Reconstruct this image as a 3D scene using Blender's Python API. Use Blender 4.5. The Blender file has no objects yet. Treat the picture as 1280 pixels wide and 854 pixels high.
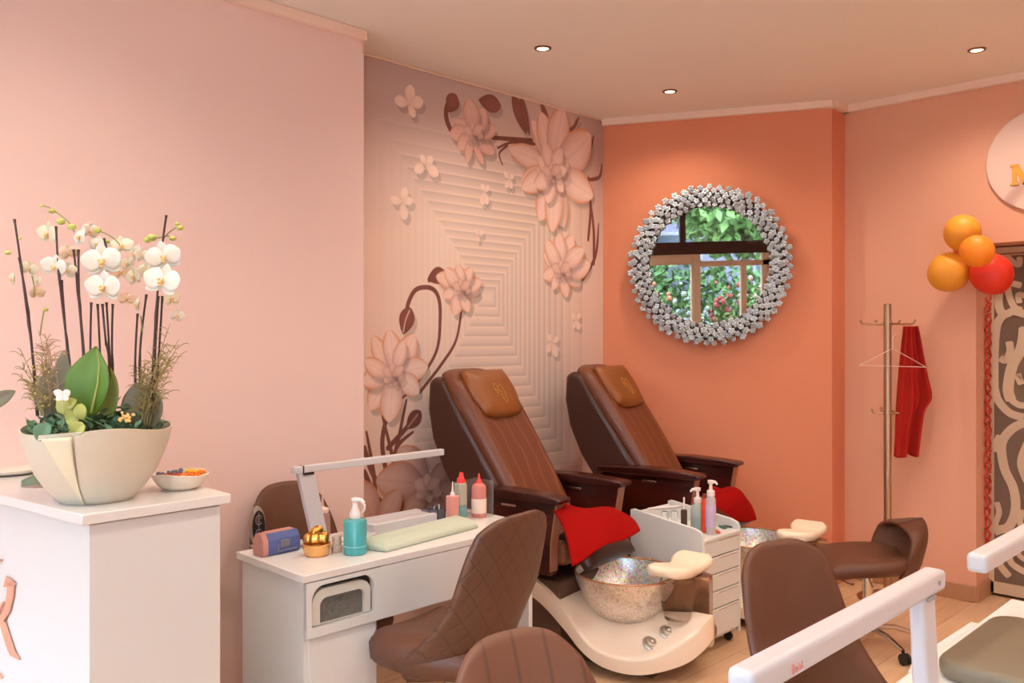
# settings that are tuned against the photograph
DL = 44.0; SKY = 25.0; SKYC = (0.72, 0.93, 1.22, 1); LAMPC = (1.0, 0.83, 0.66); EXPO = 0.0
import math
CH_A = (2.10, 2.42, math.radians(187), 0.05)
CH_B = (1.295, 1.035, math.radians(-10), 0.01)
CH_C = (2.50, 1.05, math.radians(-12), 0.005)
CH_T = (2.05, 3.19, math.radians(0), 0.0)
CH_D = (4.44, 1.85, math.radians(-135), 0.0)
import bpy, math, random
import numpy as np
from mathutils import Vector, Matrix
random.seed(7)
R = math.radians
F = 1080.0           # focal length in pixels of the 1280 wide frame
EYE = 1.60           # camera height
HZ = 420.0           # horizon row
CEIL = 3.12
col = bpy.context.scene.collection

# ------------------------------------------------------------------ measuring
def world(c, d, z=0.0):
    return Vector(((c + d) / math.sqrt(2), (d - c) / math.sqrt(2), z))
def on(px, py, z):
    """point of the horizontal plane z seen at a pixel of the photograph"""
    d = F * (EYE - z) / (py - HZ)
    return world((px - 640) / F * d, d, z)
def at(px, py, d):
    return world((px - 640) / F * d, d, EYE - (py - HZ) * d / F)
def onY(px, py, Y):
    k = (px - 640) / F
    d = Y * math.sqrt(2) / (1 - k)
    return world(k * d, d, EYE - (py - HZ) * d / F)
def onX(px, py, X):
    k = (px - 640) / F
    d = X * math.sqrt(2) / (1 + k)
    return world(k * d, d, EYE - (py - HZ) * d / F)

# ------------------------------------------------------------------ materials
def lin(c):
    c = c / 255.0
    return c / 12.92 if c <= 0.04045 else ((c + 0.055) / 1.055) ** 2.4
def rgb(c):
    return (lin(c[0]), lin(c[1]), lin(c[2]), 1)
MATS = {}
def mat(name, c, rough=0.5, metal=0.0, vary=0.0, scale=8.0, bump=0.0, bscale=60.0,
        trans=0.0, ior=1.45, sheen=0.0, coat=0.0, emit=0.0, sss=0.0, spec=None):
    if name in MATS: return MATS[name]
    m = bpy.data.materials.new(name); m.use_nodes = True
    nt = m.node_tree; b = nt.nodes['Principled BSDF']
    b.inputs['Base Color'].default_value = rgb(c)
    b.inputs['Roughness'].default_value = rough
    b.inputs['Metallic'].default_value = metal
    b.inputs['IOR'].default_value = ior
    b.inputs['Transmission Weight'].default_value = trans
    b.inputs['Sheen Weight'].default_value = sheen
    b.inputs['Coat Weight'].default_value = coat
    if spec is not None: b.inputs['Specular IOR Level'].default_value = spec
    if sss:
        b.inputs['Subsurface Weight'].default_value = sss
        b.inputs['Subsurface Radius'].default_value = (0.02, 0.015, 0.01)
    if emit:
        b.inputs['Emission Color'].default_value = rgb(c)
        b.inputs['Emission Strength'].default_value = emit
    tc = nt.nodes.new('ShaderNodeTexCoord')
    if vary:
        n = nt.nodes.new('ShaderNodeTexNoise'); n.inputs['Scale'].default_value = scale
        n.inputs['Detail'].default_value = 4
        nt.links.new(tc.outputs['Object'], n.inputs['Vector'])
        mx = nt.nodes.new('ShaderNodeMix'); mx.data_type = 'RGBA'
        a = rgb(c)
        mx.inputs[6].default_value = tuple(x * (1 - vary) for x in a[:3]) + (1,)
        mx.inputs[7].default_value = tuple(min(1, x * (1 + vary)) for x in a[:3]) + (1,)
        nt.links.new(n.outputs['Fac'], mx.inputs[0]); nt.links.new(mx.outputs[2], b.inputs['Base Color'])
    if bump:
        n2 = nt.nodes.new('ShaderNodeTexNoise'); n2.inputs['Scale'].default_value = bscale
        n2.inputs['Detail'].default_value = 3
        nt.links.new(tc.outputs['Object'], n2.inputs['Vector'])
        bp = nt.nodes.new('ShaderNodeBump'); bp.inputs['Strength'].default_value = bump
        bp.inputs['Distance'].default_value = 0.01
        nt.links.new(n2.outputs['Fac'], bp.inputs['Height']); nt.links.new(bp.outputs[0], b.inputs['Normal'])
    MATS[name] = m
    return m

def wave_mat(name, c, c2, rough, rot, scale, dist, bump, mixw=0.35, detail=1.0, dscale=1.0):
    """leather with stitched channels, or wood grain: bands along a rotated axis"""
    m = bpy.data.materials.new(name); m.use_nodes = True
    nt = m.node_tree; b = nt.nodes['Principled BSDF']
    b.inputs['Roughness'].default_value = rough
    tc = nt.nodes.new('ShaderNodeTexCoord'); mp = nt.nodes.new('ShaderNodeMapping')
    mp.inputs['Rotation'].default_value = rot
    nt.links.new(tc.outputs['Object'], mp.inputs['Vector'])
    w = nt.nodes.new('ShaderNodeTexWave'); w.inputs['Scale'].default_value = scale
    w.inputs['Distortion'].default_value = dist; w.inputs['Detail'].default_value = detail
    w.inputs['Detail Scale'].default_value = dscale
    nt.links.new(mp.outputs[0], w.inputs['Vector'])
    rp = nt.nodes.new('ShaderNodeValToRGB')
    rp.color_ramp.elements[0].position = 0.0; rp.color_ramp.elements[0].color = rgb(c2)
    rp.color_ramp.elements[1].position = mixw; rp.color_ramp.elements[1].color = rgb(c)
    nt.links.new(w.outputs['Fac'], rp.inputs[0]); nt.links.new(rp.outputs[0], b.inputs['Base Color'])
    if bump:
        bp = nt.nodes.new('ShaderNodeBump'); bp.inputs['Strength'].default_value = bump
        bp.inputs['Distance'].default_value = 0.006
        nt.links.new(rp.outputs[0], bp.inputs['Height']); nt.links.new(bp.outputs[0], b.inputs['Normal'])
    MATS[name] = m
    return m

# ------------------------------------------------------------------ mesh builder
class MB:
    def __init__(s): s.v = []; s.f = []
    def add(s, vs, fs, M=None):
        n = len(s.v)
        s.v += [tuple(M @ Vector(p)) for p in vs] if M is not None else [tuple(p) for p in vs]
        s.f += [tuple(i + n for i in f) for f in fs]
        return s
    def box(s, x0, x1, y0, y1, z0, z1, M=None):
        vs = [(x0,y0,z0),(x1,y0,z0),(x1,y1,z0),(x0,y1,z0),(x0,y0,z1),(x1,y0,z1),(x1,y1,z1),(x0,y1,z1)]
        return s.add(vs, [(0,3,2,1),(4,5,6,7),(0,1,5,4),(1,2,6,5),(2,3,7,6),(3,0,4,7)], M)
    def prism(s, poly, h0, h1, axis='z', M=None):
        n = len(poly)
        def P(a, b, h):
            return (a, b, h) if axis == 'z' else ((h, a, b) if axis == 'x' else (a, h, b))
        vs = [P(a, b, h0) for a, b in poly] + [P(a, b, h1) for a, b in poly]
        fs = [tuple(range(n))[::-1], tuple(range(n, 2*n))] + [(i, (i+1) % n, n+(i+1) % n, n+i) for i in range(n)]
        return s.add(vs, fs, M)
    def lathe(s, prof, c=(0,0,0), n=32, M=None, cap=True):
        vs = []; fs = []
        for r, z in prof:
            for i in range(n):
                a = 2*math.pi*i/n
                vs.append((c[0]+r*math.cos(a), c[1]+r*math.sin(a), c[2]+z))
        for k in range(len(prof)-1):
            for i in range(n):
                j = (i+1) % n
                fs.append((k*n+i, k*n+j, (k+1)*n+j, (k+1)*n+i))
        if cap:
            if prof[0][0] > 1e-5: fs.append(tuple(range(n))[::-1])
            if prof[-1][0] > 1e-5: fs.append(tuple((len(prof)-1)*n+i for i in range(n)))
        return s.add(vs, fs, M)
    def tube(s, pts, rad, n=8, M=None, flat=None):
        pts = [Vector(p) for p in pts]; m = len(pts); vs = []; fs = []
        rs = rad if isinstance(rad, (list, tuple)) else [rad]*m
        up = None
        for k in range(m):
            t = (pts[min(k+1, m-1)] - pts[max(k-1, 0)]).normalized()
            if up is None:
                up = Vector((0,0,1)) if abs(t.z) < 0.9 else Vector((1,0,0))
            a = t.cross(up)
            if a.length < 1e-6: a = t.cross(Vector((0,1,0)))
            a.normalize(); b = a.cross(t).normalized(); up = b
            for i in range(n):
                th = 2*math.pi*i/n
                vs.append(pts[k] + (a*math.cos(th) + b*math.sin(th)) * rs[k])
        for k in range(m-1):
            for i in range(n):
                j = (i+1) % n
                fs.append((k*n+i, k*n+j, (k+1)*n+j, (k+1)*n+i))
        fs.append(tuple(range(n))[::-1]); fs.append(tuple((m-1)*n+i for i in range(n)))
        return s.add(vs, fs, M)
    def ball(s, c, r, nu=20, nv=12, M=None, e=1.0):
        if not isinstance(r, (tuple, list)): r = (r, r, r)
        def pw(x): return math.copysign(abs(x)**e, x)
        vs = [(c[0], c[1], c[2]-r[2])]; fs = []
        for k in range(1, nv):
            p = -math.pi/2 + math.pi*k/nv
            for i in range(nu):
                a = 2*math.pi*i/nu
                vs.append((c[0]+r[0]*pw(math.cos(p))*pw(math.cos(a)), c[1]+r[1]*pw(math.cos(p))*pw(math.sin(a)), c[2]+r[2]*pw(math.sin(p))))
        vs.append((c[0], c[1], c[2]+r[2])); L = len(vs)-1
        for i in range(nu):
            j = (i+1) % nu
            fs.append((0, 1+j, 1+i)); fs.append((L, L-nu+i, L-nu+j))
            for k in range(nv-2):
                a = 1+k*nu
                fs.append((a+i, a+j, a+nu+j, a+nu+i))
        return s.add(vs, fs, M)
    def sheet(s, fn, nu, nv, th, M=None, taper=0.0):
        """closed slab around the surface fn(u,v), u in [-1,1], v in [0,1]; th(u,v) or number"""
        P = [[Vector(fn(-1+2*i/nu, j/nv)) for i in range(nu+1)] for j in range(nv+1)]
        top = []; bot = []
        for j in range(nv+1):
            for i in range(nu+1):
                du = P[j][min(i+1, nu)] - P[j][max(i-1, 0)]
                dv = P[min(j+1, nv)][i] - P[max(j-1, 0)][i]
                nrm = du.cross(dv)
                if nrm.length < 1e-9: nrm = Vector((0, -1, 0))
                nrm.normalize()
                u = -1+2*i/nu; v = j/nv
                t = th(u, v) if callable(th) else th
                if taper:
                    e = max(abs(u), abs(2*v-1))
                    t *= max(0.15, (1-max(0, (e-(1-taper))/taper)**2))**0.5
                top.append(P[j][i] + nrm*t/2); bot.append(P[j][i] - nrm*t/2)
        n = nu+1; N = len(top); fs = []
        for j in range(nv):
            for i in range(nu):
                a = j*n+i
                fs.append((a, a+1, a+n+1, a+n)); fs.append((N+a, N+a+n, N+a+n+1, N+a+1))
        for i in range(nu):
            fs.append((i, N+i, N+i+1, i+1)); a = nv*n+i
            fs.append((a, a+1, N+a+1, N+a))
        for j in range(nv):
            a = j*n
            fs.append((a, a+n, N+a+n, N+a)); a = j*n+nu
            fs.append((a, N+a, N+a+n, a+n))
        return s.add(top+bot, fs, M)
    def build(s, name, m, parent=None, loc=None, bevel=0.0, smooth=True, angle=35, sub=0, seg=3, rz=None):
        me = bpy.data.meshes.new(name)
        me.from_pydata(s.v, [], s.f); me.update()
        import bmesh
        bm = bmesh.new(); bm.from_mesh(me)
        bmesh.ops.remove_doubles(bm, verts=bm.verts, dist=1e-6)
        bmesh.ops.recalc_face_normals(bm, faces=bm.faces)
        bm.to_mesh(me); bm.free()
        me.materials.append(m)
        o = bpy.data.objects.new(name, me); col.objects.link(o)
        if smooth:
            me.polygons.foreach_set('use_smooth', [True]*len(me.polygons))
            if angle: me.set_sharp_from_angle(angle=R(angle))
        if parent is not None: o.parent = parent
        if loc is not None: o.location = loc
        if rz is not None: o.rotation_euler.z = rz
        if bevel:
            b = o.modifiers.new('bevel', 'BEVEL'); b.width = bevel; b.segments = seg
            b.limit_method = 'ANGLE'; b.angle_limit = R(40)
        if sub:
            q = o.modifiers.new('subd', 'SUBSURF'); q.levels = sub; q.render_levels = sub
        return o

def tag(o, label=None, cat=None, group=None, kind=None):
    if label: o['label'] = label
    if cat: o['category'] = cat
    if group: o['group'] = group
    if kind: o['kind'] = kind
    return o
def thing(name, label, cat, loc=(0,0,0), rz=0.0, group=None):
    o = bpy.data.objects.new(name, None); col.objects.link(o)
    o.empty_display_size = 0.1
    o.location = loc; o.rotation_euler = (0, 0, rz)
    return tag(o, label, cat, group)
def copy_tree(o, parent=None):
    c = o.copy(); col.objects.link(c); c.parent = parent
    for ch in list(o.children): copy_tree(ch, c)
    return c
def struct(o): return tag(o, kind='structure')
def curve_pts(pts, n=8):
    """Catmull-Rom through points"""
    P = [Vector(p) for p in pts]; out = []
    for i in range(len(P)-1):
        p0 = P[max(i-1, 0)]; p1 = P[i]; p2 = P[i+1]; p3 = P[min(i+2, len(P)-1)]
        for k in range(n):
            t = k/n
            out.append(0.5*((2*p1)+(p2-p0)*t+(2*p0-5*p1+4*p2-p3)*t*t+(3*p1-p0-3*p2+p3)*t**3))
    out.append(P[-1]); return out

# ------------------------------------------------------------------ palette
M_pink = mat('pink_wall_paint', (236,208,202), 0.75, vary=0.02, scale=2, bump=0.05, bscale=200)
M_orange = mat('orange_wall_paint', (212,130,94), 0.7, vary=0.02, scale=2, bump=0.05, bscale=200)
M_peach = mat('peach_wall_paint', (222,164,136), 0.75, vary=0.02, scale=2, bump=0.05, bscale=200)
M_ceil = mat('ceiling_paint', (236,232,226), 0.85, vary=0.02, scale=1.5)
M_mould = mat('moulding_paint', (240,214,198), 0.6)
M_white = mat('white_lacquer', (216,219,220), 0.35, vary=0.015, scale=3)
M_whiteg = mat('white_gloss', (224,224,224), 0.22, vary=0.01, scale=3)
M_whitep = mat('white_plastic', (200,199,204), 0.35)
M_leather = mat('brown_leather', (90,53,34), 0.5, vary=0.12, scale=14, bump=0.12, bscale=140)
M_channel = wave_mat('channelled_brown_leather', (104,64,44), (84,50,34), 0.5, (0,0,0), 3.9, 0.0, 0.7, 0.06)
M_chrome = mat('chrome', (214,205,195), 0.18, 1.0)
M_steel = mat('brushed_bronze_steel', (190,160,132), 0.35, 1.0)
M_black = mat('black_plastic', (28,26,26), 0.45)
M_red = mat('red_towel', (146,11,7), 0.95, vary=0.08, scale=30, bump=0.4, bscale=300, spec=0.1)
M_scarf = mat('red_scarf_cloth', (160,34,26), 0.9, vary=0.1, scale=20, bump=0.3, bscale=200, spec=0.1)
M_glass = mat('clear_glass', (240,244,244), 0.03, trans=1.0)
M_clear = mat('clear_plastic', (238,240,240), 0.12, trans=0.9, ior=1.3)
M_gold = mat('gold', (214,160,84), 0.28, 1.0)
M_tanwood = mat('tan_wood_trim', (196,150,112), 0.55, vary=0.12, scale=6)
# ================================================================== ROOM
# plan: X runs away to the right, Y away to the left; the camera stands at the origin looking along (1,1)
XW0, YW0 = -1.30, -3.4
OA = Vector((4.757, 3.85)); OB = Vector((5.426, 2.493)); OC = Vector((5.63, 2.50))
YP = 3.578; XP = 2.53; YM = 3.85; XR = 5.63; YJ = 1.695; XD = 5.86; DOORH = 2.15

def floor_mat():
    m = bpy.data.materials.new('light_plank_floor'); m.use_nodes = True
    nt = m.node_tree; b = nt.nodes['Principled BSDF']; b.inputs['Roughness'].default_value = 0.42
    tc = nt.nodes.new('ShaderNodeTexCoord')
    br = nt.nodes.new('ShaderNodeTexBrick'); br.offset = 0.4
    br.inputs['Scale'].default_value = 1.0
    br.inputs['Brick Width'].default_value = 1.3; br.inputs['Row Height'].default_value = 0.19
    br.inputs['Mortar Size'].default_value = 0.0025
    br.inputs['Color1'].default_value = rgb((222,188,152)); br.inputs['Color2'].default_value = rgb((208,172,136))
    br.inputs['Mortar'].default_value = rgb((172,136,104))
    nt.links.new(tc.outputs['Object'], br.inputs['Vector'])
    mp = nt.nodes.new('ShaderNodeMapping'); mp.inputs['Scale'].default_value = (1.2, 14, 1)
    nt.links.new(tc.outputs['Object'], mp.inputs['Vector'])
    n = nt.nodes.new('ShaderNodeTexNoise'); n.inputs['Scale'].default_value = 2.2; n.inputs['Detail'].default_value = 6
    nt.links.new(mp.outputs[0], n.inputs['Vector'])
    mx = nt.nodes.new('ShaderNodeMix'); mx.data_type = 'RGBA'; mx.blend_type = 'MULTIPLY'; mx.inputs[0].default_value = 0.55
    rp = nt.nodes.new('ShaderNodeValToRGB')
    rp.color_ramp.elements[0].position = 0.3; rp.color_ramp.elements[0].color = (0.74,0.66,0.60,1)
    rp.color_ramp.elements[1].position = 0.65; rp.color_ramp.elements[1].color = (1,1,1,1)
    nt.links.new(n.outputs['Fac'], rp.inputs[0])
    nt.links.new(br.outputs['Color'], mx.inputs[6]); nt.links.new(rp.outputs[0], mx.inputs[7])
    nt.links.new(mx.outputs[2], b.inputs['Base Color'])
    return m
struct(MB().box(XW0-0.2, 7.4, YW0-0.2, 4.1, -0.1, 0.0).build('floor', floor_mat(), smooth=False))
struct(MB().box(XW0-0.2, 7.4, YW0-0.2, 4.1, CEIL, CEIL+0.1).build('ceiling', M_ceil, smooth=False))
struct(MB().box(XW0-0.2, XP, YP, YP+0.5, 0, CEIL).build('wall_left', M_pink, smooth=False))
struct(MB().prism([(OA.x, OA.y), (OB.x, OB.y), (OC.x, OC.y), (6.2, OC.y), (6.2, 4.1), (OA.x, 4.1)], 0, CEIL).build('wall_orange', M_orange, smooth=False))
# peach wall with the doorway the patterned panel stands in
w = MB().box(XR, XR+0.5, YJ, OC.y, 0, CEIL)
w.box(XR, XR+0.5, YJ-1.15, YJ, DOORH, CEIL)
w.box(XR, XR+0.5, YW0, YJ-1.15, 0, CEIL)
w.box(6.02, 6.3, YJ-1.3, YJ+0.1, 0, DOORH+0.1)
struct(w.build('wall_right', M_peach, smooth=False))
struct(MB().box(XW0-0.2, 7.0, YW0-0.2, YW0, 0, CEIL).build('wall_rear', M_mould, smooth=False))

# mouldings and skirtings
def mould(pts, name, side, h0, h1, th, m):
    mb = MB()
    for (a, b) in zip(pts[:-1], pts[1:]):
        a = Vector(a); b = Vector(b); t = (b-a).normalized(); n = Vector((t.y, -t.x))*side
        e = t*0.0
        P = [a, b, b+n*th+t*0, a+n*th]
        mb.prism([(p.x, p.y) for p in P], h0, h1)
    return struct(mb.build(name, m, bevel=0.006))
mould([(XW0, YP), (XP, YP)], 'trim_1', 1, CEIL-0.05, CEIL, 0.035, M_mould)
mould([(OA.x, OA.y), (OB.x, OB.y), (OC.x-0.005, OC.y), (XR, YW0)], 'trim_2', 1, CEIL-0.045, CEIL, 0.04, M_mould)
mould([(2.54, YM-0.004), (OA.x-0.01, YM-0.004)], 'trim_3', 1, CEIL-0.012, CEIL, 0.012, M_mould)
M_skirt = mat('brown_skirting_wood', (176,128,94), 0.5, vary=0.12, scale=5)
mould([(XR, OC.y), (XR, YJ)], 'baseboard_right', 1, 0, 0.10, 0.015, M_skirt)
struct(MB().box(XR, 6.02, YJ-0.015, YJ, 0, 0.10).build('baseboard_doorway', M_skirt, bevel=0.003))
mould([(OA.x, OA.y), (OB.x, OB.y), (OC.x, OC.y)], 'baseboard_orange', 1, 0, 0.21, 0.05, mat('orange_tan_skirting', (206,146,98), 0.5, vary=0.1, scale=5))

# ---------------------------------------------------------- printed mural
def make_mural():
    PPM = 480.0
    X0, X1 = XP, OA.x
    Wd = int((X1-X0)*PPM); Ht = int(CEIL*PPM)
    xs = X0 + (np.arange(Wd)+0.5)/PPM
    zs = CEIL - (np.arange(Ht)+0.5)/PPM           # row 0 = top
    XX, ZZ = np.meshgrid(xs, zs)
    img = np.zeros((Ht, Wd, 3))
    def C(c): return np.array([c[0], c[1], c[2]], float)/255
    def Wp(p):
        q = onY(p[0], p[1], YM); return q.x, q.z
    # ground: lilac grey at the upper left, cream rose in the middle
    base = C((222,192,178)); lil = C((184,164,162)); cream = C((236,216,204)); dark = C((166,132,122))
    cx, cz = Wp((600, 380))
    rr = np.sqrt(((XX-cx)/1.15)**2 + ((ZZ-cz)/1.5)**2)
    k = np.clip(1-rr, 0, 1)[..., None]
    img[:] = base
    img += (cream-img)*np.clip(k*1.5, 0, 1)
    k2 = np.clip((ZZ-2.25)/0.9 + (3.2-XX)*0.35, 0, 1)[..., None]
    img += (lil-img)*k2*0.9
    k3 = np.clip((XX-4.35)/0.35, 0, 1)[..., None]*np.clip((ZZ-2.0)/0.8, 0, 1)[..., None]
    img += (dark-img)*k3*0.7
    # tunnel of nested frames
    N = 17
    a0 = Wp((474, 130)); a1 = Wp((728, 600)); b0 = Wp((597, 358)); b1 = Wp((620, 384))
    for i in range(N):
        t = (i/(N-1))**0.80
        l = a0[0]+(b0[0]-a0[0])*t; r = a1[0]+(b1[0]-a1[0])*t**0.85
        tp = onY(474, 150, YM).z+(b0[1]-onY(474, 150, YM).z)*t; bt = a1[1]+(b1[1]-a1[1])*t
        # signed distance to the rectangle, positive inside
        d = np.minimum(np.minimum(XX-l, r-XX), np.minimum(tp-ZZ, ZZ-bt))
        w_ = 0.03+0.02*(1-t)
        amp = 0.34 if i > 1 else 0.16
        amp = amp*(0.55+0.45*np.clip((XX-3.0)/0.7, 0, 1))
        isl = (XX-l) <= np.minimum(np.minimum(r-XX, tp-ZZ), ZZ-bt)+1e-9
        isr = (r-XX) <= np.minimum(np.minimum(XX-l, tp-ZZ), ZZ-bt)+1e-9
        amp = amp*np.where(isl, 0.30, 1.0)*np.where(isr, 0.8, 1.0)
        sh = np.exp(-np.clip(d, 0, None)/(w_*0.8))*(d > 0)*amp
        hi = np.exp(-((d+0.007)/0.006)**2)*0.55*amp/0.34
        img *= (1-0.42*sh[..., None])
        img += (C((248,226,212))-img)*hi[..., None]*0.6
    # brush tools --------------------------------------------------
    def region(x0, x1, z0, z1):
        i0 = max(0, int((x0-X0)*PPM)); i1 = min(Wd, int((x1-X0)*PPM)+1)
        j0 = max(0, int((CEIL-z1)*PPM)); j1 = min(Ht, int((CEIL-z0)*PPM)+1)
        return slice(j0, j1), slice(i0, i1)
    def leaf(b, t, wd, c_mid, c_edge, rim=None, bend=0.0, shadow=0.0, rimw=0.10, fold=0.0, sharp=1.0, rimtip=True):
        bx, bz = Wp(b); tx, tz = Wp(t)
        L = math.hypot(tx-bx, tz-bz)
        if L < 1e-4: return
        ux, uz = (tx-bx)/L, (tz-bz)/L
        W_ = wd*L; m = W_+abs(bend)*L+0.05
        sl = region(min(bx, tx)-m, max(bx, tx)+m, min(bz, tz)-m, max(bz, tz)+m)
        X = XX[sl]; Z = ZZ[sl]
        if X.size == 0: return
        def cov(dx, dz, soft):
            u = ((X-bx-dx)*ux+(Z-bz-dz)*uz)/L
            v = (-(X-bx-dx)*uz+(Z-bz-dz)*ux)/L
            uc = np.clip(u, 0, 1)
            v = v-bend*4*uc*(1-uc)
            half = wd*np.sin(math.pi*np.clip(uc, 0, 1)**1.25)**(0.62*sharp)*1.12
            half = np.where((u < 0) | (u > 1), 0, half)
            e = half-np.abs(v)
            return np.clip(e/soft+0.5, 0, 1)*((u > 0) & (u < 1)), u, v, half
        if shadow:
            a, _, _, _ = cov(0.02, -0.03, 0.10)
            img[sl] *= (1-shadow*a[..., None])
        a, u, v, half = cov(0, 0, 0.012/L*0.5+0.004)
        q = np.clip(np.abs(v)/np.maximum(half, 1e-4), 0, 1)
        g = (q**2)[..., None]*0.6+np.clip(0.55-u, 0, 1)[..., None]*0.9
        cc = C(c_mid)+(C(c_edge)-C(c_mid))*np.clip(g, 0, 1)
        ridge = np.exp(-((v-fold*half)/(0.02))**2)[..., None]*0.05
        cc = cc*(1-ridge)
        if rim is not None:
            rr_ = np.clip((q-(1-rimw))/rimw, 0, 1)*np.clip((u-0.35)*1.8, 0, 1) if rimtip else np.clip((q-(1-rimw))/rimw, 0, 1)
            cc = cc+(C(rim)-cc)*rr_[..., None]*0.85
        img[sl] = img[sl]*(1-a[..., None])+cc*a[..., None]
    def stroke(pts, w0, w1, c, soft=0.004, wm=None):
        P = [Wp(p) for p in pts]
        P = curve_pts([(p[0], p[1], 0) for p in P], 14)
        n = len(P)
        for i in range(n-1):
            t = i/(n-1)
            wd = (w0*(1-t)+w1*t) if wm is None else (w0*(1-t)**2+2*wm*t*(1-t)*1.5+w1*t*t)
            ax, az = P[i].x, P[i].y; bx, bz = P[i+1].x, P[i+1].y
            sl = region(min(ax, bx)-wd-0.02, max(ax, bx)+wd+0.02, min(az, bz)-wd-0.02, max(az, bz)+wd+0.02)
            X = XX[sl]; Z = ZZ[sl]
            if X.size == 0: continue
            dx, dz = bx-ax, bz-az; L2 = dx*dx+dz*dz+1e-12
            tt = np.clip(((X-ax)*dx+(Z-az)*dz)/L2, 0, 1)
            d = np.hypot(X-ax-tt*dx, Z-az-tt*dz)
            a = np.clip((wd-d)/soft+0.5, 0, 1)[..., None]
            img[sl] = img[sl]*(1-a)+C(c)*a
    PM, PE, OR = (240,210,198), (188,146,136), (228,118,36)
    BR, BL = (116,66,54), (152,96,80)
    # ---- lower left stems and leaves
    for pts in ([(455,560),(470,600),(505,640)], [(470,655),(468,600),(458,540)], [(498,650),(478,560),(488,500),(480,470)],
                [(510,655),(492,590),(500,540),(508,500)], [(485,560),(512,530),(520,515)], [(500,590),(496,560),(516,540)],
                [(530,660),(500,610),(488,560),(478,520)], [(455,590),(480,630),(540,645)], [(455,630),(490,640),(520,655)]):
        stroke(pts, 0.015, 0.006, BR, wm=0.010)
    stroke([(500,500),(520,480),(545,440),(550,400),(548,372),(538,360),(520,362),(510,380),(509,395)], 0.006, 0.012, BR, wm=0.010)
    stroke([(525,490),(552,455),(570,425),(577,385)], 0.010, 0.008, BR)
    stroke([(536,352),(545,342),(556,350)], 0.006, 0.014, BR)
    leaf((504,418),(512,384),0.30,(128,74,60),(104,56,46),shadow=0.15)
    stroke([(504,415),(507,400),(512,388)], 0.004, 0.004, (214,176,160))
    leaf((534,350),(560,346),0.28,(128,74,60),(104,56,46),bend=0.1)
    leaf((508,536),(526,514),0.30,(120,70,58),(104,56,46)); stroke([(510,534),(522,518)],0.004,0.004,(190,150,138))
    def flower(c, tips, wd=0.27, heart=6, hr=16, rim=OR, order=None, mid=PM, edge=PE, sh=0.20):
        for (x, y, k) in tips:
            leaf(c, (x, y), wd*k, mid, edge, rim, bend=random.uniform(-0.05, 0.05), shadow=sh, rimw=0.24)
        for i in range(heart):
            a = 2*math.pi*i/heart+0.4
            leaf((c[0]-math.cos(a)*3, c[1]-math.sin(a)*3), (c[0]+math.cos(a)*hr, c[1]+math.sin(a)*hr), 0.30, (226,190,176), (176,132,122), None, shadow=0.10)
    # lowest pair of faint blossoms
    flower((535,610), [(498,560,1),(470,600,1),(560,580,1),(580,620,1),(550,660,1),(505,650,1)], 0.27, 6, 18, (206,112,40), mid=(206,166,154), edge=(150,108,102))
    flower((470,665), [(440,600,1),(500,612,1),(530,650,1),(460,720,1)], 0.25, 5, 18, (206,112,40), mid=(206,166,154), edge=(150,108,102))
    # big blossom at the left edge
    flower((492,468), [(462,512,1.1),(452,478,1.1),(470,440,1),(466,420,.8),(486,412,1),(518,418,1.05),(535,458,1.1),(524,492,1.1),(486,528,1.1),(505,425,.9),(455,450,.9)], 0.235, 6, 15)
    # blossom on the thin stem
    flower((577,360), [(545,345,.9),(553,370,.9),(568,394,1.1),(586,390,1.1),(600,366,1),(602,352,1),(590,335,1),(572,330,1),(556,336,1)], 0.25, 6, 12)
    # ---- upper scroll
    stroke([(598,190),(575,178),(560,155),(558,135),(566,120)], 0.010, 0.012, BR, wm=0.014)
    stroke([(615,172),(640,174),(664,176)], 0.012, 0.016, BR)
    stroke([(622,185),(640,178),(668,180)], 0.006, 0.010, BR); stroke([(628,206),(624,192),(634,182)], 0.004, 0.008, BR)
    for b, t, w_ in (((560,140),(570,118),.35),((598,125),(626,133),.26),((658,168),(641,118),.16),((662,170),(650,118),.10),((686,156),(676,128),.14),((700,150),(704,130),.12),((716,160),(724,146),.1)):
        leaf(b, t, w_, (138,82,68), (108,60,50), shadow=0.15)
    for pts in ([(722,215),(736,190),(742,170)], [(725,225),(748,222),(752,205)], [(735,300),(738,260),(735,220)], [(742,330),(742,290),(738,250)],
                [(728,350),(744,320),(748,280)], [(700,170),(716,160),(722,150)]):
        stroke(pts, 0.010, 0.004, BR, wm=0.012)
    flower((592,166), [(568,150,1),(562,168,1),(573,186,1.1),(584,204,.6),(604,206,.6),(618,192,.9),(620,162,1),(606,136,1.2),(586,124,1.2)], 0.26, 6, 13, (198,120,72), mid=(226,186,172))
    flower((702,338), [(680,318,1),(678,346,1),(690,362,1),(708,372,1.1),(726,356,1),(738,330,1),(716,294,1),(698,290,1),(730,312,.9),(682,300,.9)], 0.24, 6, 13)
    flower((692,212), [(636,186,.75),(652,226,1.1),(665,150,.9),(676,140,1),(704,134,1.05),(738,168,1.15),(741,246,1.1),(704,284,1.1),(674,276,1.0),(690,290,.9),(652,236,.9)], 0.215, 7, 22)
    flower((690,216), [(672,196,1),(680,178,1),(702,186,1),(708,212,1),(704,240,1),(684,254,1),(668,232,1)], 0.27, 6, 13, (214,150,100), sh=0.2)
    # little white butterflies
    WH, WE = (240,218,206), (216,186,172)
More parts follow.
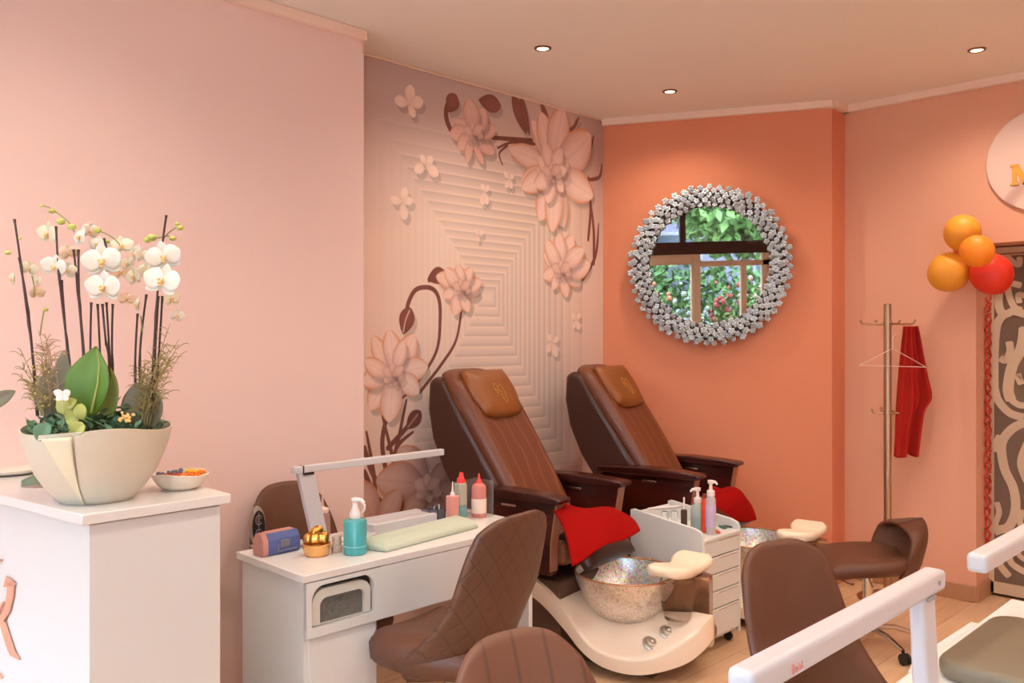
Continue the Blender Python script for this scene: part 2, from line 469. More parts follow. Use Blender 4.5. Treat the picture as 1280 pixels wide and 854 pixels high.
    for c, tips in (((511,130),[(493,124),(514,106),(529,126),(518,147)]), ((532,206),[(518,214),(526,193),(541,196),(548,219)]),
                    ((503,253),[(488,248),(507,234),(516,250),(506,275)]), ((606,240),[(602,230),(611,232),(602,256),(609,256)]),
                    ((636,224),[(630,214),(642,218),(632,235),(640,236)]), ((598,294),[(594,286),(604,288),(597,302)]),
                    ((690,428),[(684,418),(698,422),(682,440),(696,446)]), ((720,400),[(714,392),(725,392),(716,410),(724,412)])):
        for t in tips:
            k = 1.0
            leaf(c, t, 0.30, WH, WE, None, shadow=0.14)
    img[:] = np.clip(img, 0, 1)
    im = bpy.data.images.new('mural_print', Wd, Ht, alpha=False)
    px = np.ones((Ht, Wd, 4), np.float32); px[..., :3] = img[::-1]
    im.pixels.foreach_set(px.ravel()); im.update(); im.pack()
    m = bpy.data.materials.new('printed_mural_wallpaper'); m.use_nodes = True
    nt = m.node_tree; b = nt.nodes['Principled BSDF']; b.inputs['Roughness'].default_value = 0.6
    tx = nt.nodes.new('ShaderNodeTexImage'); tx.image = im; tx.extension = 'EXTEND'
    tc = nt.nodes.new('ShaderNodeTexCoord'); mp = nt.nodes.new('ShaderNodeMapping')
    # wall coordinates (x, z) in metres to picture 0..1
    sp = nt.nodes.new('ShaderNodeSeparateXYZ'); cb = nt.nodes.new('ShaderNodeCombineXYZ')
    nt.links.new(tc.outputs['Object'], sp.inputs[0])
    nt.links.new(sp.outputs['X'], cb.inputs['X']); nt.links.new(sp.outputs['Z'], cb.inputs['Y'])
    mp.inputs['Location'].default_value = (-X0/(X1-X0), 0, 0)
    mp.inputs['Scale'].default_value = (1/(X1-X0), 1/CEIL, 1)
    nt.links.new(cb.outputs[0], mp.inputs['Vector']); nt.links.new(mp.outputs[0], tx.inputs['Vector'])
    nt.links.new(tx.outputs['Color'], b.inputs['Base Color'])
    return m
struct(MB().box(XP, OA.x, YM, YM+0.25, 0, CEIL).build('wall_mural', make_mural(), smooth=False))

# ---------------------------------------------------------- street front behind the camera (seen in the mirror)
M_dkframe = mat('dark_brown_window_frame', (74,48,42), 0.4)
M_ltframe = mat('light_oak_door_frame', (236,202,172), 0.45, vary=0.08, scale=6)
front = MB().box(XW0-0.2, XW0, YW0, YP, 0, 0.35)
front.box(XW0-0.2, XW0, YW0, YP, 3.02, CEIL)
front.box(XW0-0.2, XW0, YW0, -3.1, 0.35, 3.02); front.box(XW0-0.2, XW0, 3.35, YP, 0.35, 3.02)
struct(front.build('wall_street', M_pink, smooth=False))
wf = MB()
for (a, b, z0, z1) in ((-3.1, 3.35, 2.16, 2.34), (-3.1, 3.35, 2.96, 3.02), (-3.1, 3.35, 0.35, 0.42),
                       (1.14, 1.22, 2.34, 2.96), (-3.1, -3.02, 0.35, 3.02), (3.27, 3.35, 0.35, 3.02), (-1.2, -1.12, 2.34, 2.96)):
    wf.box(XW0-0.12, XW0-0.04, a, b, z0, z1)
g = struct(wf.build('window_1', M_dkframe, bevel=0.004))
MB().box(XW0-0.084, XW0-0.078, -3.05, 3.3, 2.34, 2.97).build('pane', M_glass, g, smooth=False)
df = MB()
for (a, b, z0, z1) in ((0.93, 1.06, 0.42, 2.16), (1.06, 2.1, 2.02, 2.16), (2.1, 2.22, 0.42, 2.16), (1.06, 2.1, 0.42, 0.62)):
    df.box(XW0-0.11, XW0-0.03, a, b, z0, z1)
    df.box(XW0-0.03, XW0-0.01, a+0.02, b-0.02, z0+0.02, z1-0.02)
d1 = struct(df.build('door_1', M_ltframe, bevel=0.004))
MB().box(XW0-0.07, XW0-0.064, 1.06, 2.1, 0.62, 2.02).build('pane', M_glass, d1, smooth=False)
sf = MB()
for (a, b, z0, z1) in ((-3.02, 0.93, 1.98, 2.06), (0.24, 0.32, 0.42, 1.98), (-0.12, 0.0, 0.42, 2.16), (-1.6, -1.5, 0.42, 1.98), (2.22, 3.27, 1.98, 2.06)):
    sf.box(XW0-0.11, XW0-0.03, a, b, z0, z1)
w2 = struct(sf.build('window_2', M_ltframe, bevel=0.004))
MB().box(XW0-0.07, XW0-0.064, -3.02, 0.93, 0.42, 2.16).build('pane', M_glass, w2, smooth=False)

# outside: pavement, trees, a flower bed along the shop front
M_pave = mat('pavement', (120,116,110), 0.9, vary=0.1, scale=3)
struct(MB().box(-16, XW0-0.2, -14, 14, -0.15, -0.05).build('ground', M_pave, smooth=False))
def leafcloud(mb, c, r, n, size, rnd):
    for _ in range(n):
        while True:
            p = Vector((rnd.uniform(-1,1), rnd.uniform(-1,1), rnd.uniform(-1,1)))
            if 0.3 < p.length < 1: break
        q = Vector((c[0]+p.x*r[0], c[1]+p.y*r[1], c[2]+p.z*r[2]))
        a = Vector((rnd.uniform(-1,1), rnd.uniform(-1,1), rnd.uniform(-1,1))).normalized()
        b = a.cross(Vector((rnd.uniform(-1,1), rnd.uniform(-1,1), 1))).normalized(); s = size*rnd.uniform(0.6,1.3)
        mb.add([q-a*s, q+b*s*0.5, q+a*s, q-b*s*0.5], [(0,1,2,3)])
rnd = random.Random(3)
M_green = [mat('leaf_green_%s' % n, c, 0.6, vary=0.45, scale=3) for n, c in (('pale', (104,132,66)), ('mid', (72,102,46)), ('deep', (50,80,40)))]
fb = thing('street_backdrop', 'grey-lilac backdrop building added across the street to block bright sky in the mirror', 'building', (-13.5, 0.5, -0.05))  # added backdrop, keeps the bright low sky out of the reflection
MB().box(-1, 0, -11, 11, 0, 5.6).build('facade_wall', mat('lilac_grey_render', (112,106,118), 0.9, vary=0.1, scale=1), fb, smooth=False)
for yy in (-7, -4, -1, 2, 5, 8):
    for zz in (1.0, 4.2):
        fw_ = MB().box(0, .06, yy, yy+1.5, zz, zz+1.9).build('window', mat('facade_frame', (128,122,118), .6), fb, bevel=.01)
        MB().box(.06, .065, yy+.1, yy+1.4, zz+.1, zz+1.8).build('pane', mat('facade_pane', (40,48,54), .15), fw_, smooth=False)
M_bark = mat('bark', (96,74,58), 0.9, vary=0.2, scale=10)
for i, (x, y, h, r, lab) in enumerate(((-8.2, -2.6, 4.8, 1.7, 'pale green street tree reflected at the top right of the mirror'),
                                      (-10.3, 1.4, 5.6, 2.0, 'mid green street tree reflected at the top centre of the mirror'),
                                      (-8.0, 4.9, 4.2, 1.5, 'deep green tree beyond the oak door reflected at the left of the mirror'))):
    t = thing('street_tree', lab, 'tree', (x, y, -0.05), 0, 'trees outside the shop front')
    mb = MB(); leafcloud(mb, (0, 0, h*0.72), (r, r, r*0.85), 2600, 0.16, rnd); mb.build('crown', M_green[i], t, smooth=False)
    MB().tube([(0,0,0), (0.05,0,h*0.3), (0,0.05,h*0.7)], [0.16, 0.12, 0.06]).build('trunk', M_bark, t)
mb = MB(); leafcloud(mb, (0,0,1.0), (0.5, 5.0, 1.15), 7000, 0.10, rnd)
o = mb.build('hedge', M_green[1], loc=(-6.0, 0.8, -0.05), smooth=False)
tag(o, 'clipped green hedge across the street seen in the mirror glass', 'hedge')
for i, (y, cc, lab) in enumerate(((1.05, (190,104,70), 'orange'), (0.40, (170,168,160), 'white'), (-0.25, (150,64,54), 'red'), (-0.9, (186,140,128), 'pale pink'))):
    t = thing('flowering_shrub', 'tall shrub of %s blossom outside the glass, reflected low in the mirror' % lab, 'shrub', (-3.1-0.15*i, y, -0.05), 0, 'blossom shrubs outside the window')
    mb = MB(); leafcloud(mb, (0,0,1.05), (0.2, 0.2, 0.62), 500, 0.05, rnd); mb.build('foliage', M_green[0], t, smooth=False)
    mb = MB()
    for _ in range(60):
        p = Vector((rnd.gauss(0,0.13), rnd.gauss(0,0.13), 1.15+rnd.gauss(0,0.26))); mb.ball(p, rnd.uniform(0.025,0.05), 8, 5)
    mb.build('blossom', mat('blossom_'+lab, cc, 0.7), t)
    MB().tube([(0,0,0), (0,0,0.9)], 0.03).build('trunk', M_bark, t)
# ================================================================== CEILING LIGHTS
LAMPS = [(3.34,3.11,'recessed ceiling downlight nearest the flower mural'),
         (4.486,3.10,'recessed ceiling downlight nearest the orange wall'),
         (4.987,1.498,'recessed ceiling downlight at the right, before the peach wall'),
         (1.0,2.6,None),(-0.30,2.55,None),(3.84,1.5,None),(2.69,1.5,None),(1.54,1.5,None),(0.39,1.5,None),  # unseen downlights from here on added for fill; first two brighten left wall
         (4.98,-0.1,None),(3.8,-0.1,None),(2.6,-0.1,None),(1.0,-0.1,None),(4.98,-1.7,None),(3.2,-1.7,None),(1.4,-1.7,None)]
M_lamp = mat('lamp_glow', (255,226,180), emit=14)
M_bezel = mat('downlight_bezel', (120,86,62), 0.35, 0.6)
for x, y, lab in LAMPS:
    t = thing('ceiling_downlight', lab or 'unseen downlight added for fill light above the room, outside the picture', 'ceiling light', (x, y, CEIL), 0, 'recessed downlights')
    MB().lathe([(0.030,-0.002),(0.033,-0.008),(0.044,-0.006),(0.046,0.0)], n=28, cap=False).build('bezel', M_bezel, t)
    MB().lathe([(0.0,-0.004),(0.018,-0.006),(0.031,-0.003)], n=24, cap=False).build('lens', M_lamp, t)
    L = bpy.data.lights.new('downlight_lamp', 'SPOT'); L.energy = DL; L.color = LAMPC
    L.spot_size = R(150); L.spot_blend = 0.9; L.shadow_soft_size = 0.03
    lo = bpy.data.objects.new('downlight_lamp', L); col.objects.link(lo); lo.parent = t; lo.location = (0,0,-0.02)

# ================================================================== MIRROR
mc = Vector((0,0,0))
n_ = Vector((-0.897,-0.442,0)); ray = world(247/F, 1.0)          # along the photo's ray to the mirror centre
s_ = (OA-Vector((0,0))).dot(Vector((0.897,0.442)))/(ray.x*0.897+ray.y*0.442)
mx_, my_ = ray.x*s_, ray.y*s_; mz_ = EYE+87/F*s_
mr = thing('wall_mirror', 'round wall mirror with a thick rim of silver flowers on the orange wall', 'mirror', (mx_-0.897*0.06, my_-0.442*0.06, mz_))
mr.rotation_euler = (R(2.6), 0, math.atan2(-0.897, 0.442))
MB().lathe([(0.0,0.0),(0.415,0.0),(0.415,0.01),(0,0.01)], n=72, M=Matrix.Rotation(R(90),4,'X')@Matrix.Translation((0,0,-0.0))).build('mirror_glass', mat('dimmed_mirror', (168,168,168), 0.01, 1.0), mr, angle=30)  # glass tint darkened so the bright street reflects dimmer
mb = MB().lathe([(0.395,0.0),(0.498,0.0),(0.498,0.025),(0.395,0.012)], n=72, M=Matrix.Rotation(R(90),4,"X"), cap=False)
mb.build('rim_backing', mat('mirror_backing', (72,52,48), 0.5), mr)
rnd = random.Random(11); mb = MB()
ribs = 52
for k in range(ribs):
    for j in range(5):
        a = 2*math.pi*(k + j*0.42+rnd.uniform(-.12,.12))/ribs
        r = 0.407+0.0285*j+rnd.uniform(-0.005, 0.005)
        cx, cz = r*math.cos(a), r*math.sin(a)
        tilt = Matrix.Translation((cx, -0.035-0.012*math.sin(math.pi*j/4)+rnd.uniform(-.004,.004), cz)) @ Matrix.Rotation(rnd.uniform(-0.5,0.5),4,'X') @ Matrix.Rotation(rnd.uniform(-0.5,0.5),4,'Z') @ Matrix.Rotation(rnd.uniform(0,6.28),4,'Y')
        s = rnd.uniform(0.85, 1.2)
        for q in range(5):
            b = 2*math.pi*q/5
            mb.ball((0.0130*s*math.cos(b), 0, 0.0130*s*math.sin(b)), (0.0105*s, 0.006*s, 0.0105*s), 6, 4, M=tilt)
        mb.ball((0,-0.006*s,0), 0.006*s, 5, 3, M=tilt)
mb.build('silver_flower_rim', mat('tarnished_silver', (198,212,224), 0.35, 0.45, vary=0.25, scale=60), mr, angle=0)

# ================================================================== RECEPTION COUNTER
poly = [(.857,2.551),(1.305,2.562),(1.305,YP-0.005),(.71,YP-0.005)]
body = [(.882,2.582),(1.278,2.590),(1.278,YP-0.01),(.742,YP-0.01)]
rc = thing('reception_counter', 'tall white reception counter with a gold letter, in the left foreground', 'counter', (0.0, 0.0, 0))
MB().prism(body, 0.0, 1.066).build('counter_body', M_white, rc, bevel=0.003)
MB().prism(poly, 1.07, 1.10).build('counter_top', M_whiteg, rc, bevel=0.003)
MB().prism([(.882,2.572),(1.278,2.580),(1.278,2.592),(.882,2.584)], 0.02, 1.064).build('end_panel', M_white, rc, bevel=0.002)
# gold lettering on the face towards the entrance
e0 = Vector((.878,2.584)); e1 = Vector((.738,YP-0.01)); ed = (e1-e0).normalized()
def onface(px, py):
    k = (px-640)/F; v = world(k, 1.0)
    n = Vector((-ed.y, ed.x)); t = e0.dot(n)/(v.x*n.x+v.y*n.y)
    return Vector((v.x*t, v.y*t, EYE-(py-HZ)*t/F))
M_copper = mat('rose_gold_letter', (226,172,146), 0.32, 0.7)
nrm = Vector((-1, -0.137, 0)).normalized()
mb = MB()
for ribbon in ([(8,727,7),(21,730,.0)], [(15,728,3.6),(14,745,3.6),(10,762,3.6),(4,774,3.2)], [(6,752,1),(0,765,1.4),(-6,775,1.5)],
               [(3,774,3.2),(8,790,3.2),(13,806,3.4),(17,817,3),(26,824,.6)], [(-3,703,1.5),(3,700,1.2)], [(-2,840,1),(4,848,.5)], [(2,775,3),(-10,776,2)]):
    P = []
    for (x, y, wd) in ribbon: P.append((Vector((x, y)), max(wd, 0.6)))
    L = []; Rr = []
    for i, (p, wd) in enumerate(P):
        t = (P[min(i+1, len(P)-1)][0]-P[max(i-1, 0)][0]).normalized(); n = Vector((-t.y, t.x))
        L.append(p+n*wd); Rr.append(p-n*wd)
    out = L+Rr[::-1]; k = len(out); m_ = len(L)
    q = [onface(p.x, p.y) for p in out]
    vs = [p+nrm*0.0005 for p in q]+[p+nrm*0.006 for p in q]
    fs = []
    for i in range(m_-1):
        a, b, c, d = i, i+1, k-2-i, k-1-i
        fs += [(a,b,c,d), (k+a,k+d,k+c,k+b)]
    fs += [(i,(i+1)%k,k+(i+1)%k,k+i) for i in range(k)]
    mb.add(vs, fs)
o = mb.build('logo_lettering', M_copper, rc); o['label'] = 'rose gold raised lettering'

# ------------------------------------------------- orchid arrangement
PC = Vector((.974, 2.775)); PD = (PC.x+PC.y)/math.sqrt(2)
ar = thing('orchid_arrangement', 'silvery folded bowl planted with white orchids and greenery on the reception counter', 'potted plant', (PC.x, PC.y, 1.10))
def loc(px, py, dd=0.0):
    return at(px, py, PD+dd)-Vector((PC.x, PC.y, 1.10))
M_pot = mat('champagne_pot_glaze', (214,208,192), 0.42, 0.12, vary=0.03, scale=4)
th0 = math.atan2(-2.775,-.974)-0.27          # seam angle, towards the camera and a little left
prof = [(0.096,0.0),(0.104,0.005),(0.138,0.044),(0.165,0.088),(0.184,0.133),(0.197,0.178),(0.205,0.222)]
def pot_fn(u, v):
    # u: round the bowl from the seam and back to it, v: height
    s = (u+1)/2
    a = th0+2*math.pi*s*1.05
    k = v*(len(prof)-1); i = min(int(k), len(prof)-2); f = k-i
    r = prof[i][0]*(1-f)+prof[i+1][0]*f; z = prof[i][1]*(1-f)+prof[i+1][1]*f
    r *= 1+0.055*(1-s)*v**1.2
    hz = 0.006*math.sin(3*a+1.0)-0.014*math.exp(-(s/0.018)**2)+0.006*math.exp(-((s-0.09)/0.06)**2)
    z += hz*v**2
    return (r*math.cos(a), r*math.sin(a), z)
mb = MB().sheet(pot_fn, 96, 20, 0.006)
mb.lathe([(0,0.0),(0.101,0.0),(0.101,0.006),(0,0.006)], n=48)
pot = mb.build('pot', M_pot, ar, angle=50)
# the folded lip hanging down from the seam
def lip_fn(u, v):
    vv = .10+.86*v; k = vv*(len(prof)-1); i = min(int(k), len(prof)-2); f = k-i
    r = (prof[i][0]*(1-f)+prof[i+1][0]*f)*(1+.012*vv)+.007+.010*(u+1)/2*v; z = prof[i][1]*(1-f)+prof[i+1][1]*f
    a = th0-.03-(1-u)/2*(.02+.42*v**1.3)
    return (r*math.cos(a), r*math.sin(a), z+.006*math.sin(3*a+1)*v)
MB().sheet(lip_fn, 14, 20, .004).build('folded_lip', mat('pale_fold_glaze', (226,220,192), 0.42, 0.1), pot, angle=0)
MB().lathe([(0,0.17),(0.185,0.175),(0.18,0.16),(0,0.15)], n=32).build('soil', mat('bark_chips', (112,72,52), 0.95, vary=0.4, scale=60, bump=1, bscale=80), ar)
M_stick = mat('dark_stem', (66,40,34), 0.6)
M_gstem = mat('green_stem', (128,128,70), 0.6)
rnd = random.Random(5)
sticks = [[(18,274),(25,322),(33,385),(40,440),(46,520)], [(24,322),(34,380),(40,433),(48,520)], [(70,283),(73,335),(80,400),(88,460),(92,520)],
          [(77,350),(84,440),(90,520)], [(92,312),(96,350),(103,430),(108,520)], [(98,312),(99,370),(105,440),(110,520)], [(114,378),(113,440),(115,520)],
          [(122,380),(125,440),(128,520)], [(128,380),(132,425),(136,450),(138,520)], [(133,378),(136,430),(140,520)], [(141,380),(140,440),(144,520)], [(130,298),(134,318),(133,345)],
          [(172,392),(169,450),(170,520)], [(183,368),(175,440),(176,520)], [(208,269),(203,305),(197,365),(192,440),(188,520)], [(198,370),(194,440),(190,520)], [(203,370),(198,450),(192,520)]]
for i, s in enumerate(sticks):
    dd = [0,.05,-.04,0,.02,-.03][i % 6]
    P = curve_pts([loc(x, y, dd) for x, y in s], 5)
    MB().tube(P, [0.0032 if k % 6 else 0.0044 for k in range(len(P))], 6).build('orchid_stem', M_stick, ar)
for s in ([(52,257),(62,260),(74,268),(86,278),(93,290)], [(122,288),(132,292),(142,298),(150,306)], [(203,300),(212,290),(222,284)], [(190,298),(200,297),(210,295),(216,298)], [(40,345),(43,360),(42,372)], [(55,388),(52,405),(50,420)], [(176,395),(178,415)]):
    P = curve_pts([loc(x, y, -.02) for x, y in s], 5)
    MB().tube(P, 0.002, 6).build('orchid_spray', M_gstem, ar)
# blooms
M_petal = mat('white_petal', (232,230,222), 0.55, sss=0.15)
M_cream = mat('cream_petal', (228,222,200), 0.55, sss=0.15)
M_peachp = mat('peach_petal', (240,214,190), 0.55, sss=0.1)
M_lip = mat('orchid_lip', (222,184,122), 0.5, vary=0.35, scale=120)
M_bud = mat('green_bud', (182,186,96), 0.5, vary=0.2, scale=30)
def petal(mb, ang, L, W, y0=0.0, cup=0.25):
    ca, sa = math.cos(ang), math.sin(ang)
    def fn(u, v):
        w = W*(math.sin(math.pi*min(1, max(0, v*0.93+0.05)))**0.7)
        x = u*w; r = v*L
        y = y0-cup*L*(v*v)*0.35+cup*(u*u)*w*0.5
        return (r*ca-x*sa, y, r*sa+x*ca)
    mb.sheet(fn, 6, 7, 0.0012)
def bloom_mesh(m):
    mb = MB()
    for a in (90, 215, 325): petal(mb, R(a), 0.050, 0.017, 0.004)
    for a in (12, 168): petal(mb, R(a), 0.054, 0.031, -0.003, 0.35)
    return mb.build('orchid_bloom', m, ar, angle=0)
lipmb = MB().ball((0,-0.012,-0.006), (0.009,0.010,0.008), 10, 7); petal(lipmb, R(270), 0.022, 0.010, -0.012, 0.6)
lipmb.ball((0.008,-0.012,0.002), (0.005,0.006,0.007), 8, 5).ball((-0.008,-0.012,0.002), (0.005,0.006,0.007), 8, 5)
protos = {}
blooms = [(60,293,32,'c',-20,.02),(68,334,32,'w',0,-.04),(84,338,24,'w',55,.0),(101,297,30,'w',-40,-.03),(112,289,24,'w',60,.02),(86,316,24,'p',30,.05),
          (128,327,46,'w',10,-.06),(130,360,44,'w',-5,-.08),(152,308,28,'c',20,.0),(171,318,28,'w',-50,.02),(168,346,28,'c',-30,.04),(184,338,22,'c',40,.0),
          (205,322,42,'w',8,-.05),(203,352,46,'w',-6,-.07),(214,374,24,'c',60,-.02),(221,395,20,'w',50,.0),(172,382,22,'c',-55,.0),(158,374,20,'p',40,.03),
          (16,350,24,'c',-50,.0),(36,336,22,'c',30,.03),(46,366,20,'p',50,.0),(48,352,18,'c',-30,.04),(150,340,24,'p',40,.06),(178,320,22,'w',55,.0),(122,306,24,'w',-20,.02),(160,330,22,'c',-20,.05)]
for i, (x, y, s, c, yaw, dd) in enumerate(blooms):
    m = {'w': M_petal, 'c': M_cream, 'p': M_peachp}[c]
    if c not in protos:
        b = bloom_mesh(m)
        if protos:
            l = list(protos.values())[0].children[0].copy(); col.objects.link(l); l.parent = b
        else:
            l = lipmb.build('orchid_lip', M_lip, b, angle=0); l.scale = (.75, .9, .75)
        protos[c] = b
    else: b = copy_tree(protos[c], ar)
    b.location = loc(x, y, dd); b.scale = [s*0.95/407/0.098]*3
    b.rotation_euler = (R(rnd.uniform(-12, 12)), R(rnd.uniform(-15, 15)), R(-45+yaw))
for (x, y, s) in ((52,257,5),(65,264,8),(76,277,10),(90,284,10),(122,288,9),(190,297,11),(184,300,9),(225,285,8),(222,280,6),(216,298,8),(10,316,7),(57,387,6),(134,302,6),(25,298,4)):
    MB().ball(loc(x, y, -.02), (s/407*.55, s/407*.55, s/407*.4), 10, 7).build('orchid_bud', M_bud, ar)
# leaves
def bigleaf(name, base, tip, w, m, bend=0.02, dd=0.0, fold=0.25, tipdd=0.0, wpow=0.75):
    b = loc(base[0], base[1], dd); t = loc(tip[0], tip[1], dd+tipdd); ax = (t-b); L = ax.length; ax.normalize()
    view = world(0, -1, 0).normalized(); side = ax.cross(view).normalized(); nrm_ = side.cross(ax).normalized()
    def fn(u, v):
        ww = w*math.sin(math.pi*min(1, v*0.92+0.07))**wpow
        return b+ax*L*v+side*(u*ww)+nrm_*(bend*math.sin(math.pi*v)-abs(u)*-fold*ww)
    return MB().sheet(fn, 8, 16, 0.002).build(name, m, ar, angle=0)
M_leafg = mat('fresh_green_leaf', (74,104,10), 0.5, vary=0.2, scale=14)
M_leafd = mat('dusty_green_leaf', (112,104,80), 0.5, vary=0.15, scale=10)
M_teal = mat('teal_green_leaf', (84,116,84), 0.5, vary=0.3, scale=30)
M_lime = mat('lime_green_leaf', (160,162,84), 0.5, vary=0.2, scale=30)
L1 = bigleaf('broad_leaf', (112,522), (120,433), 0.066, M_leafg, 0.015, -.10, 0.3, 0.03, 1.0); L1['label'] = 'broad upright bright green leaf'
MB().tube([loc(114,516,-.115), loc(122,480,-.112), loc(124,455,-.10), loc(121,436,-.075)], [0.0035,0.003,0.002,0.001], 6).build('leaf_midrib', M_lime, L1)
bigleaf('orchid_leaf', (138,520), (130,455), 0.045, mat('olive_leaf', (112,120,52), 0.45, vary=0.2, scale=12), 0.01, -.06, 0.25, 0.05)
bigleaf('orchid_leaf', (85,520), (80,438), 0.034, M_leafd, 0.01, -.03)
bigleaf('orchid_leaf', (98,520), (92,462), 0.028, M_leafd, 0.01, -.05)
bigleaf('orchid_leaf', (64,525), (62,460), 0.036, M_leafd, 0.01, -.02)
bigleaf('orchid_leaf', (172,535), (172,478), 0.045, M_leafd, 0.0, -.03)
bigleaf('orchid_leaf', (188,535), (190,480), 0.040, M_leafd, 0.0, -.02)
bigleaf('orchid_leaf', (-20,510), (19,489), 0.024, M_leafd, 0.0, .05)
for (b, t, w, m) in (((62,530),(47,551),.026,M_teal),((90,515),(72,500),.022,M_lime),((98,520),(82,526),.028,M_lime),((105,530),(88,545),.024,M_lime),((80,508),(96,500),.018,M_lime),((100,505),(104,525),.02,M_lime)):
    bigleaf('hanging_leaf' if m is M_teal else 'lime_leaf', b, t, w, m, 0.006, -.17 if b[1] < 530 else -.19)
# low rosette greenery along the rim
mb = MB()
for k in range(620):
    a = rnd.uniform(0, 6.28); r = .185*math.sqrt(rnd.uniform(0, 1))
    p = Vector((r*math.cos(a), r*math.sin(a), .185+.07*(1-(r/.2)**2)*rnd.uniform(.3, 1.2)+rnd.uniform(0, .03)))
    a = rnd.uniform(0, 6.28); el = rnd.uniform(0.0, 1.0); d = Vector((math.cos(a)*math.cos(el), math.sin(a)*math.cos(el), math.sin(el)))
    s = d.cross(Vector((0,0,1))).normalized(); n = s.cross(d); L = rnd.uniform(.020, .044)
    pts = [p, p+d*L*.5+s*L*.42+n*.003, p+d*L, p+d*L*.5-s*L*.42+n*.003, p+d*L*.5-n*.003]
    mb.add(pts, [(0,1,4),(1,2,4),(2,3,4),(3,0,4)])
mb.build('succulent_foliage', M_teal, ar)
def tuft(name, base_c, tip_c, top, spread, base, m, seed, cols=6, n=16):
    rr = random.Random(seed); mb = MB()
    for k in range(cols):
        x0 = base_c+rr.uniform(-7, 7); x1 = tip_c+rr.uniform(-spread, spread); y1 = top+rr.uniform(0, 55); dd = rr.uniform(-.08, .06)
        P = curve_pts([loc(x0, base, dd*.6), loc(x0*.75+x1*.25+rr.uniform(-3,3), (base*1.2+y1)/2.2, dd*.8), loc(x1, y1, dd)], 6)
        mb.tube(P, [.0020-.0012*i/(len(P)-1) for i in range(len(P))], 4)
        for q in range(n):
            t = rr.uniform(0.25, 1.0); p = P[min(len(P)-1, int(t*(len(P)-1)))]
            a = rr.uniform(0, 6.28); d = Vector((math.cos(a), math.sin(a), rr.uniform(.1, .9))).normalized(); L = rr.uniform(.022, .055)
            mb.tube([p, p+d*L*.5+Vector((0,0,.006)), p+d*L*.85+Vector((0,0,.002)), p+d*L+Vector((0,0,-.006))], [.0012,.0014,.0010,.0003], 3)
    return mb.build(name, m, ar)
M_dry = mat('dry_olive_grass', (140,124,74), 0.7, vary=0.3, scale=30)
M_dryp = mat('dry_rose_grass', (166,132,100), 0.7, vary=0.3, scale=30)
tuft('grass_tuft', 58, 38, 438, 18, 520, M_dry, 2, 13); tuft('grass_tuft', 66, 58, 408, 12, 520, M_dryp, 3, 8)
tuft('grass_tuft', 178, 196, 440, 20, 532, M_dry, 4, 14); tuft('grass_tuft', 182, 216, 404, 12, 532, M_dry, 6, 9)
mb = MB()
for _ in range(26): mb.ball(loc(rnd.uniform(148,168), rnd.uniform(516,530), rnd.uniform(-.17,-.14)), .004, 6, 4)
mb.build('yellow_flower_cluster', mat('apricot_floret', (232,190,120), 0.6), ar)
mb = MB()
for _ in range(60): mb.ball(loc(rnd.uniform(36,72), rnd.uniform(455,515), rnd.uniform(-.08,.02)), rnd.uniform(.002,.004), 6, 4)
mb.build('berry_cluster', mat('yellow_berries', (206,190,96), 0.6), ar)['kind'] = 'stuff'
mb = MB()
for sgn in (-1, 1):
    for (a, L, W) in ((25, .026, .011), (-40, .022, .009)):
        M_ = Matrix.Translation(loc(78,494,-.2)) @ Matrix.Rotation(R(-45), 4, 'Z')
        tmp = MB(); petal(tmp, R(a) if sgn > 0 else R(180-a), L, W, 0, .3); mb.add(tmp.v, tmp.f, M_)
mb.tube([loc(78,489,-.2), loc(78,500,-.2)], .0015, 5)
mb.tube([loc(78,498,-.2), loc(79,525,-.15)], .0008, 5)
mb.build('butterfly_pick', mat('white_pick', (244,238,236), 0.5), ar)['label'] = 'white decorative butterfly on a wire'

# ------------------------------------------------- other things on the reception counter
p = on(225, 611, 1.10)
ds = thing('candy_dish', 'small white shell-edged dish of coloured pieces at the counter end', 'dish', (p.x, p.y, 1.10))
def dish(u, v):
    a = math.pi*u; r = 0.045+(0.085-0.045)*v**0.7+0.004*math.sin(8*a)*v; z = 0.004+0.043*v**1.6+0.010*v*math.cos(a-0.6)**2
    return (r*math.cos(a), r*math.sin(a), z)
mb = MB().sheet(dish, 48, 8, 0.004); mb.lathe([(0,0),(0.045,0),(0.047,0.006),(0,0.006)], n=32)
mb.build('dish_bowl', mat('dish_glaze', (232,222,206), 0.3), ds, angle=50)
for nm, cc, rng in (('blue_pieces', (112,116,142), (1.8, 3.9)), ('orange_pieces', (232,120,34), (-1.2, 0.9)), ('red_pieces', (184,64,30), (-2.2, -1.0)), ('yellow_pieces', (238,184,60), (0.3, 1.6))):
    mb = MB()
    for _ in range(42):
        a = rnd.uniform(*rng)-0.8; r = 0.075*math.sqrt(rnd.uniform(0.05, 1))
        mb.ball((r*math.cos(a), r*math.sin(a), 0.040+rnd.uniform(0, .014)), (rnd.uniform(.004,.009), rnd.uniform(.004,.009), rnd.uniform(.003,.006)), 6, 4)
    o = mb.build(nm, mat(nm, cc, 0.35), ds); o['kind'] = 'stuff'
p = on(12, 592, 1.10)
MBp = MB().lathe([(0,0),(0.07,0),(0.11,0.012),(0.118,0.022),(0.114,0.024),(0.10,0.014),(0,0.006)], n=48)
tag(MBp.build('saucer', mat('dish_glaze', (232,222,206), 0.3), loc=(p.x, p.y, 1.10)), 'flat pale dish behind the orchid bowl at the far end of the counter', 'dish')
p = on(48, 608, 1.10)
def lf(u, v):
    w = 0.045*math.sin(math.pi*min(1, v*.95+.03)); d = Vector((0.92,-0.38)).normalized(); s = Vector((0.38,0.92))
    return (d.x*(v-.5)*0.10+s.x*u*w, d.y*(v-.5)*0.10+s.y*u*w, 0.012+0.012*math.sin(v*3)+0.010*u)
